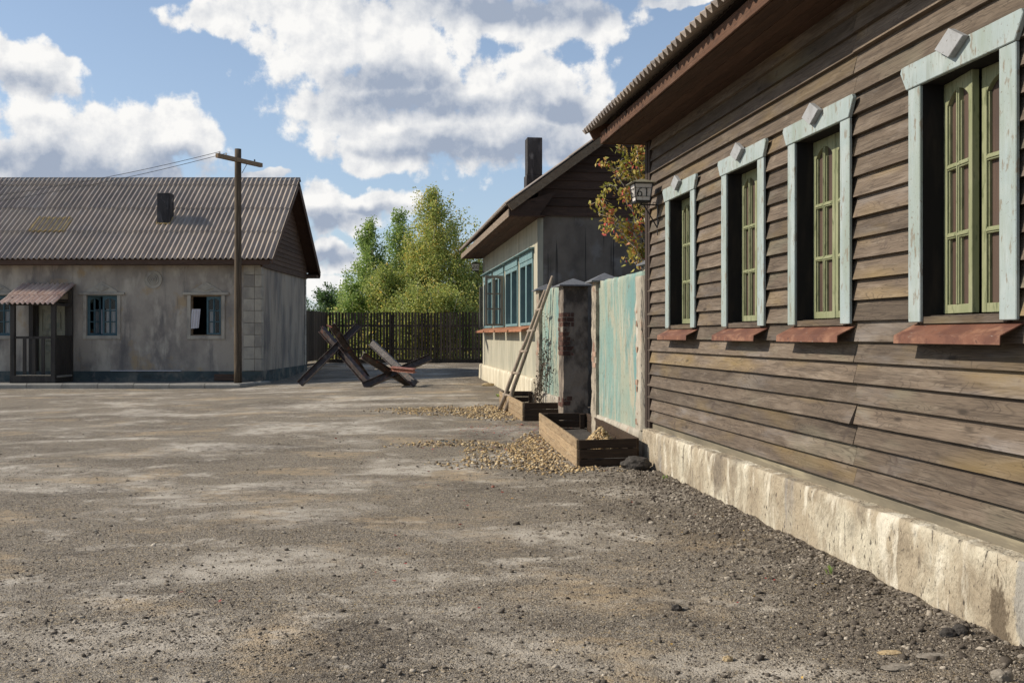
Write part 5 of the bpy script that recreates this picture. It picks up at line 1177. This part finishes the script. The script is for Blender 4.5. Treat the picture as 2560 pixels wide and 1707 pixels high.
# ------------------------------------------------------------------ back fence
def fence(p0, p1, label, gap, hgt=2.18, pitch=.137, posts=True):
    p0, p1 = Vector(p0), Vector(p1); d = p1 - p0; L_ = d.length; ux = d / L_; un = Vector((ux.y, -ux.x)); zb = g1(p0.x, p0.y)
    t = thing('picket_fence', label, 'fence', (p0.x, p0.y, zb), 0, 'dark timber fence closing the yard')
    mb = MB(); n = int(L_ / pitch)
    for i in range(n):
        s = i * pitch + random.uniform(-.008, .008); w = pitch - gap + random.uniform(-.014, .010); z0 = g1(p0.x + ux.x * s, p0.y + ux.y * s) + .16; dz = random.uniform(-.015, .012)
        mb.obox(p0, ux, un, s, s + w, random.uniform(0, .004), .024, z0, z0 + hgt - .16 + dz)
    mb.build('pickets', M['picket'], t)
    mb = MB()
    for z in (.55, 1.55): mb.obox(p0, ux, un, 0, L_, -.05, -.001, zb + z, zb + z + .09)
    mb.each('rail', M['picket'], t)
    mb = MB(); mb.obox(p0, ux, un, 0, L_, -.01, .035, zb - .1, zb + .15); mb.build('base_board', M['picket'], t)
    mb = MB(); s = .4
    while s < L_: mb.obox(p0, ux, un, s, s + .1, -.15, -.051, zb - .1, zb + hgt - .1); s += 2.4
    mb.each('fence_post', M['picket'], t)
fence((-8.05, 43.0), (2.5, 43.0), 'long back fence of dark vertical pickets with light showing through the gaps', .042)
fence((-8.15, 36.8), (-8.05, 42.98), 'short closed-board return fence running back from the grey house corner', .006)

# ------------------------------------------------------------------ trees
def birch(x, y, h, rad, seed, m, label, nleaf=9000, trunk_r=.09, base=.5, size=.055, lean=0, cat='tree', name='birch_tree', group='birches beyond the fence', power=.75, yellow=0.):
    size *= .98; nleaf = int(nleaf * 1.6)
    rs = np.random.default_rng(seed); z0 = .2
    t = thing(name, label, cat, (x, y, z0), 0, group)
    mb = MB(); tp = [(x + lean * k / 10 * h * .05 + .07 * mnoise.noise(Vector((k * .5, seed, 0))), y + .07 * mnoise.noise(Vector((k * .5, seed, 5))), z0 - .2 + h * .98 * k / 10) for k in range(11)]
    mb.tube(tp, [trunk_r * (1 - .93 * k / 10) + .006 for k in range(11)], 8)
    tips = []; NB = int(26 + h * 7)
    for i in range(NB):
        f = base / h + (1 - base / h) * (i + rs.uniform()) / NB; az_ = rs.uniform(0, 2 * np.pi)
        prof = (1 - f) ** power * min(1, .62 + f * 2.2); Lb = rad * prof * rs.uniform(.82, 1.08) + .10; 
        k = min(9, int(f * 10)); fr = f * 10 - k; p = Vector(tp[k]).lerp(Vector(tp[min(10, k + 1)]), fr)
        el_ = R(rs.uniform(42, 66)); d = Vector((math.cos(az_) * math.cos(el_), math.sin(az_) * math.cos(el_), math.sin(el_)))
        pts = [p]; q = p.copy(); step = Lb / math.cos(el_) * .25
        for s in range(4): q = q + d * step; d = (d + Vector((0, 0, -.12)) + Vector(rs.normal(0, .08, 3))).normalized(); pts.append(q.copy())
        mb.tube(pts, [max(.004, trunk_r * .30 * (1 - f) * (1 - s / 5) + .004) for s in range(5)], 5); tips.append((pts, 1 - f))
    mb.build('trunk', M['bark'] if 'birch' in name else M['twig'], t, smooth=True)
    P = []; Rn = []
    W_ = np.array([sum((a - b).length for a, b in zip(p[0][:-1], p[0][1:])) for p in tips]) + .15; W_ /= W_.sum()
    cnt = rs.multinomial(nleaf, W_)
    for (pts, lo_), c in zip(tips, cnt):
        if not c: continue
        # twigs: clumps along the outer part of each limb
        nc = max(2, c // 26); tt = rs.uniform(.15, 1.05, nc) * 3.999
        cen = []
        for q in tt:
            k = min(3, int(q)); cen.append(np.array(pts[k].lerp(pts[k + 1], q - k)) + rs.normal(0, (.09 * rad + .07) * (.5 + .6 * lo_), 3))
        cen = np.array(cen); ci = rs.integers(0, nc, c); hue = rs.normal(0, .17, nc)
        off = rs.normal(0, 1, (c, 3)) * np.array([.10, .10, .16]) * (.7 + rad * .40) * (.7 + .5 * lo_); off[:, 2] -= .04
        P.append(cen[ci] + off); Rn.append(np.clip(.42 + yellow + hue[ci] + rs.normal(0, .18, c), 0, 1))
    P = np.concatenate(P); Rn = np.concatenate(Rn); k = P[:, 2] > .3; P, Rn = P[k], Rn[k]
    global RNG
    leaves('crown', P, rs.uniform(.7, 1.3, len(P)) * size, m, t, (x, y, z0), Rn, .62, hang=.3)
def tx(px_, Y): return (px_ - VPX) * Y / F
BL, BG, DK = M['birch_leaf'], M['birch_leaf_green'], M['dark_leaf']
birch(tx(1088, 49), 49, 8.8, 2.3, 1, BL, 'tallest birch, yellowing, with a pale trunk showing through', 21000, .12, yellow=.12, power=.92)
birch(tx(1000, 51), 51, 7.9, 1.45, 2, BG, 'second tallest green birch, just left of the tallest one', 12000, .09, power=.95)
birch(tx(922, 50), 50, 7.4, 1.4, 3, BG, 'slender green birch, leftmost of the tall ones', 12000, .08, power=.9)
birch(tx(884, 48), 48, 3.9, 1.1, 4, BG, 'small light green birch at the left edge of the birch clump', 5000, .05)
birch(tx(1045, 48.5), 48.5, 5.9, 1.4, 5, BL, 'medium olive birch in front, between the two tallest birches', 9000, .06, yellow=.1)
birch(tx(965, 47.5), 47.5, 4.6, 1.5, 6, BL, 'low bushy birch in the middle of the clump, close behind the fence', 9000, .05, yellow=-.02)
birch(tx(1150, 48), 48, 5.8, 1.6, 7, BL, 'broad yellow-green birch to the right of the tallest one', 11000, .07, yellow=.16)
birch(tx(1195, 50), 50, 5.2, 1.5, 8, BL, 'shaded birch by the corner of the cream house, behind its lantern', 8000, .06, yellow=.02)
birch(tx(818, 56), 56, 3.6, 1.2, 9, DK, 'small dark green tree at the far left behind the fence', 6500, .06, cat='tree', name='dark_tree', group=None, power=.45, size=.07)
birch(tx(1025, 46), 46, 3.4, 1.6, 10, BL, 'low olive shrub-like birch right behind the fence centre', 8000, .04, yellow=.05)
birch(tx(1110, 45.8), 45.8, 3.3, 1.6, 12, BL, 'low golden birch sapling behind the fence on the right', 8000, .04, yellow=.12)
n = 26000; ux_ = RNG.uniform(-14, 6, n); uy = RNG.uniform(45.2, 58, n); uz = .2 + 2.1 * RNG.uniform(0, 1, n) ** 1.2 * (1 + .3 * np.sin(ux_ * 2.1))
tag(leaves('undergrowth', np.stack([ux_, uy, uz * np.clip((58 - uy) / 6, .4, 1)], -1), RNG.uniform(.05, .11, n), M['birch_leaf'], rnd=RNG.uniform(.3, 1., n)), kind='stuff')

# autumn tree between wall and house corner
def autumn_tree():
    rs = np.random.default_rng(5); bx, by = 1.62, 12.75
    t = thing('autumn_tree', 'slender cherry-like tree with red and yellow autumn leaves over the garden wall', 'tree', (bx, by, 0)); mb = MB(); P = []; 
    def limb(p, q, r0, r1, sub=0):
        n_ = 8; pts = []
        for k in range(n_ + 1):
            u = k / n_; v = Vector(p).lerp(Vector(q), u); v += Vector(rs.normal(0, .012, 3)); v.z += .10 * math.sin(u * math.pi) * (1 - sub * .5); pts.append(v)
        mb.tube(pts, [r0 + (r1 - r0) * k / n_ for k in range(n_ + 1)], 6); return pts
    S_ = lambda x, y, Y=12.7: Vector(px(x, y, Y))
    root = Vector((bx, by, 0)); main = [limb(root, S_(1625, 650, 12.75), .035, .022), ]
    targets = [((1625, 690), (1500, 500)), ((1620, 650), (1535, 425)), ((1618, 600), (1592, 375)), ((1622, 720), (1585, 655)), ((1620, 680), (1530, 560)), ((1622, 560), (1612, 380)), ((1625, 640), (1495, 535)), ((1622, 600), (1560, 365)),
               ((1620, 620), (1550, 480)), ((1622, 670), (1565, 610)), ((1624, 560), (1580, 430))]
    for (a, b) in targets:
        p = S_(*a, 12.75); q = S_(*b, 12.3 + rs.uniform(-.1, .5)); pts = limb(p, q, .013, .004)
        for k in range(2, 9):
            for _ in range(4):
                o = pts[k] + Vector(rs.normal(0, .055, 3)); P.append(o)
            if rs.random() < .7:
                e = pts[k] + Vector((rs.uniform(-.28, .08), rs.uniform(-.1, .1), rs.uniform(-.12, .18))); sub = limb(pts[k], e, .005, .002, 1)
                for s in sub[2:]: P += [s + Vector(rs.normal(0, .03, 3)) for _ in range(3)]
    for _ in range(170): P.append(S_(rs.normal(1600, 13), rs.uniform(362, 560), 12.5 + rs.uniform(-.15, .3)))
    mb.build('trunk', M['bark'], t, smooth=True); P = np.array([tuple(p) for p in P])
    rn = np.clip(np.where(rs.random(len(P)) < .20, rs.uniform(.6, 1, len(P)), rs.uniform(0, .58, len(P))), 0, 1)
    leaves('crown', P, rs.uniform(.024, .042, len(P)), M['autumn_leaf'], t, (bx, by, 0), rn, .5, hang=.8)
autumn_tree()
def tuft(u, v, nb, h, label):
    x, y = gpx(u, v); z = g1(x, y); mb = MB()
    for k in range(nb):
        a = random.uniform(0, 6.28); rr = random.uniform(0, .05); hh = h * random.uniform(.5, 1.1); bx, by = x + rr * math.cos(a), y + rr * math.sin(a); lx_, ly_ = random.uniform(-.6, .6) * hh, random.uniform(-.6, .6) * hh
        mb.add([(bx - .003, by, z), (bx + .003, by, z), (bx + lx_ * .4 + .002, by + ly_ * .4, z + hh * .7), (bx + lx_, by + ly_, z + hh)], [(0, 1, 2), (0, 2, 3)])
    tag(mb.build('grass_tuft', M['birch_leaf_green'], None, loc=(x, y, z), recalc=False), label, 'grass tuft')
# dried vine in the far planter
def vine():
    rs = np.random.default_rng(8); t = thing('dried_vine', 'withered brown vine climbing the turquoise wall from the far planter', 'plant', (.55, 17.6, .1)); mb = MB(); P = []
    for k in range(9):
        b = rs.uniform(17.0, 18.5); a = RF(3.0, 0)[0] - .02; h = rs.uniform(.5, 1.25) if k < 6 else rs.uniform(1.2, 1.75); pts = []
        s0 = b + rs.normal(0, .1)
        for i in range(9):
            u = i / 8; x, y = RW(a - .22 * (1 - u) ** 2 - abs(rs.normal(0, .02)), s0 + (17.45 - s0) * u * .6 + rs.normal(0, .03)); pts.append(Vector((x, y, .15 + h * u)))
        mb.tube(pts, [.006 - .004 * i / 8 for i in range(9)], 5)
        for i in range(1, 9): P += [pts[i] + Vector(rs.normal(0, .045, 3)) for _ in range(9)]
    mb.build('stems', M['twig'], t); P = np.array([tuple(p) for p in P]); leaves('leaves', P, rs.uniform(.014, .026, len(P)), M['dead_leaf'], t, (.55, 17.6, .1), hang=.5)
vine()

# ------------------------------------------------------------------ individual rocks
def rock(name, x, y, sx_, sy_, sz_, m, label, cat='rock', seed=0, group=None, rz=0., lift=0., sub=3, rgh=.22):
    import bmesh
    bm = bmesh.new(); bmesh.ops.create_icosphere(bm, subdivisions=sub, radius=1)
    for v in bm.verts:
        d = 1 + rgh * mnoise.fractal(v.co * 1.3 + Vector((seed * 3.7, seed, 0)), .8, 2, 4) + .10 * mnoise.cell(v.co * 2.2 + Vector((seed, 0, 0)))
        v.co = Vector((v.co.x * sx_ * d, v.co.y * sy_ * d, v.co.z * sz_ * d))
    me = bpy.data.meshes.new(name); bm.to_mesh(me); bm.free(); me.materials.append(m)
    at = me.attributes.new('rnd', 'FLOAT', 'FACE'); at.data.foreach_set('value', [.5] * len(me.polygons))
    o = bpy.data.objects.new(name, me); COL.objects.link(o); o.location = (x, y, g1(x, y) + sz_ * .45 + lift); o.rotation_euler.z = rz
    return tag(o, label, cat, group)
def gpx(x, y):
    Y = F * HC / (y - HY)
    for _ in range(4): X = (x - VPX) * Y / F; Y = F * (HC - g1(X, Y)) / (y - HY)
    return (x - VPX) * Y / F, Y
x, y = gpx(1590, 1172); rock('boulder', x, y, .15, .11, .085, M['rock_dark'], 'rounded black boulder at the right front corner of the near planter', seed=1)
x, y = gpx(1601, 1150); rock('upright_rock', x, y, .035, .04, .11, M['rock_dark'], 'small upright dark rock wedged between planter and plinth', seed=2, lift=.06)
x, y = gpx(1635, 1176); rock('rock', x, y, .05, .045, .032, M['rock_dark'], 'small dark rock just right of the black boulder by the plinth', seed=3)
x, y = gpx(1230, 965); rock('stone_block', x - .1, y, .16, .09, .05, M['rock_tan'], 'pale tan stone block lying by the cream house plinth', seed=4, rz=.4)
x, y = gpx(1692, 1524); rock('dirt_clod', x, y, .030, .026, .020, M['rock_dark'], 'black dirt clod alone on the open gravel', 'clod', seed=5)
x, y = gpx(1714, 1522); rock('stone', x, y, .020, .016, .010, M['rock_grey'], 'pale chip beside the lone black dirt clod', 'stone', seed=6)
x, y = gpx(1820, 1650); rock('stone', x, y, .024, .02, .016, M['rock_tan'], 'tan pinkish stone near the bottom edge of the gravel', 'stone', seed=7)
x, y = gpx(2368, 1590); rock('rock', x, y, .038, .03, .028, M['rock_dark'], 'left of two dark rocks against the near plinth', seed=8)
x, y = gpx(2396, 1584); rock('rock', x + .01, y, .042, .032, .032, M['rock_dark'], 'right of two dark rocks against the near plinth', seed=9)
x, y = gpx(2506, 1700); rock('rock', x, y, .046, .036, .032, M['rock_grey'], 'largest pale grey rock in the bottom right corner', seed=10)
for i, (u, v, w, m, lb) in enumerate(((2225, 1632, .055, 'rock_tan', 'flat yellowish slab of broken plaster'), (2330, 1640, .075, 'rock_grey', 'flat pinkish grey slab, right of the yellowish one'), (2240, 1668, .075, 'rock_grey', 'flat grey slab with ragged edge at the bottom, below the yellowish one'), (2050, 1610, .035, 'rock_grey', 'small flat chip left of the three slabs'))):
    x, y = gpx(u, v); rock('stone_slab', x, y, w, w * .55, .007, M[m], lb + ' lying in the rubble', 'slab', seed=20 + i, rz=.2 * i, group=None)
x, y = gpx(1232, 1218); rock('red_fruit', x, y, .018, .018, .015, M['steel_red'], 'small dark red fruit lying on the gravel left of the planter', 'fruit', seed=30, sub=2)
for i, (p, q) in enumerate((((1104, 1104), (1137, 1106)), ((1112, 1100), (1134, 1111)))):
    a, b = gpx(*p), gpx(*q); mb = MB(); mb.tube([(a[0], a[1], g1(*a) + .012 + .008 * i), (b[0], b[1], g1(*b) + .012 + .008 * i)], .006, 6)
    tag(mb.build('stick', [M['teal_paint'], M['arm']][i], None, loc=(a[0], a[1], g1(*a))), ['thin greenish stick lying beneath a paler one on the gravel', 'thin tan stick lying across a greenish one'][i], 'stick')

tuft(1246, 992, 60, .07, 'small green grass tuft by the far planter box and cream plinth')
tuft(2076, 1432, 9, .05, 'tiny green sprout in the dirt against the near plinth')
tuft(1660, 1196, 14, .04, 'small grass sprout by the plinth end near the black boulder')
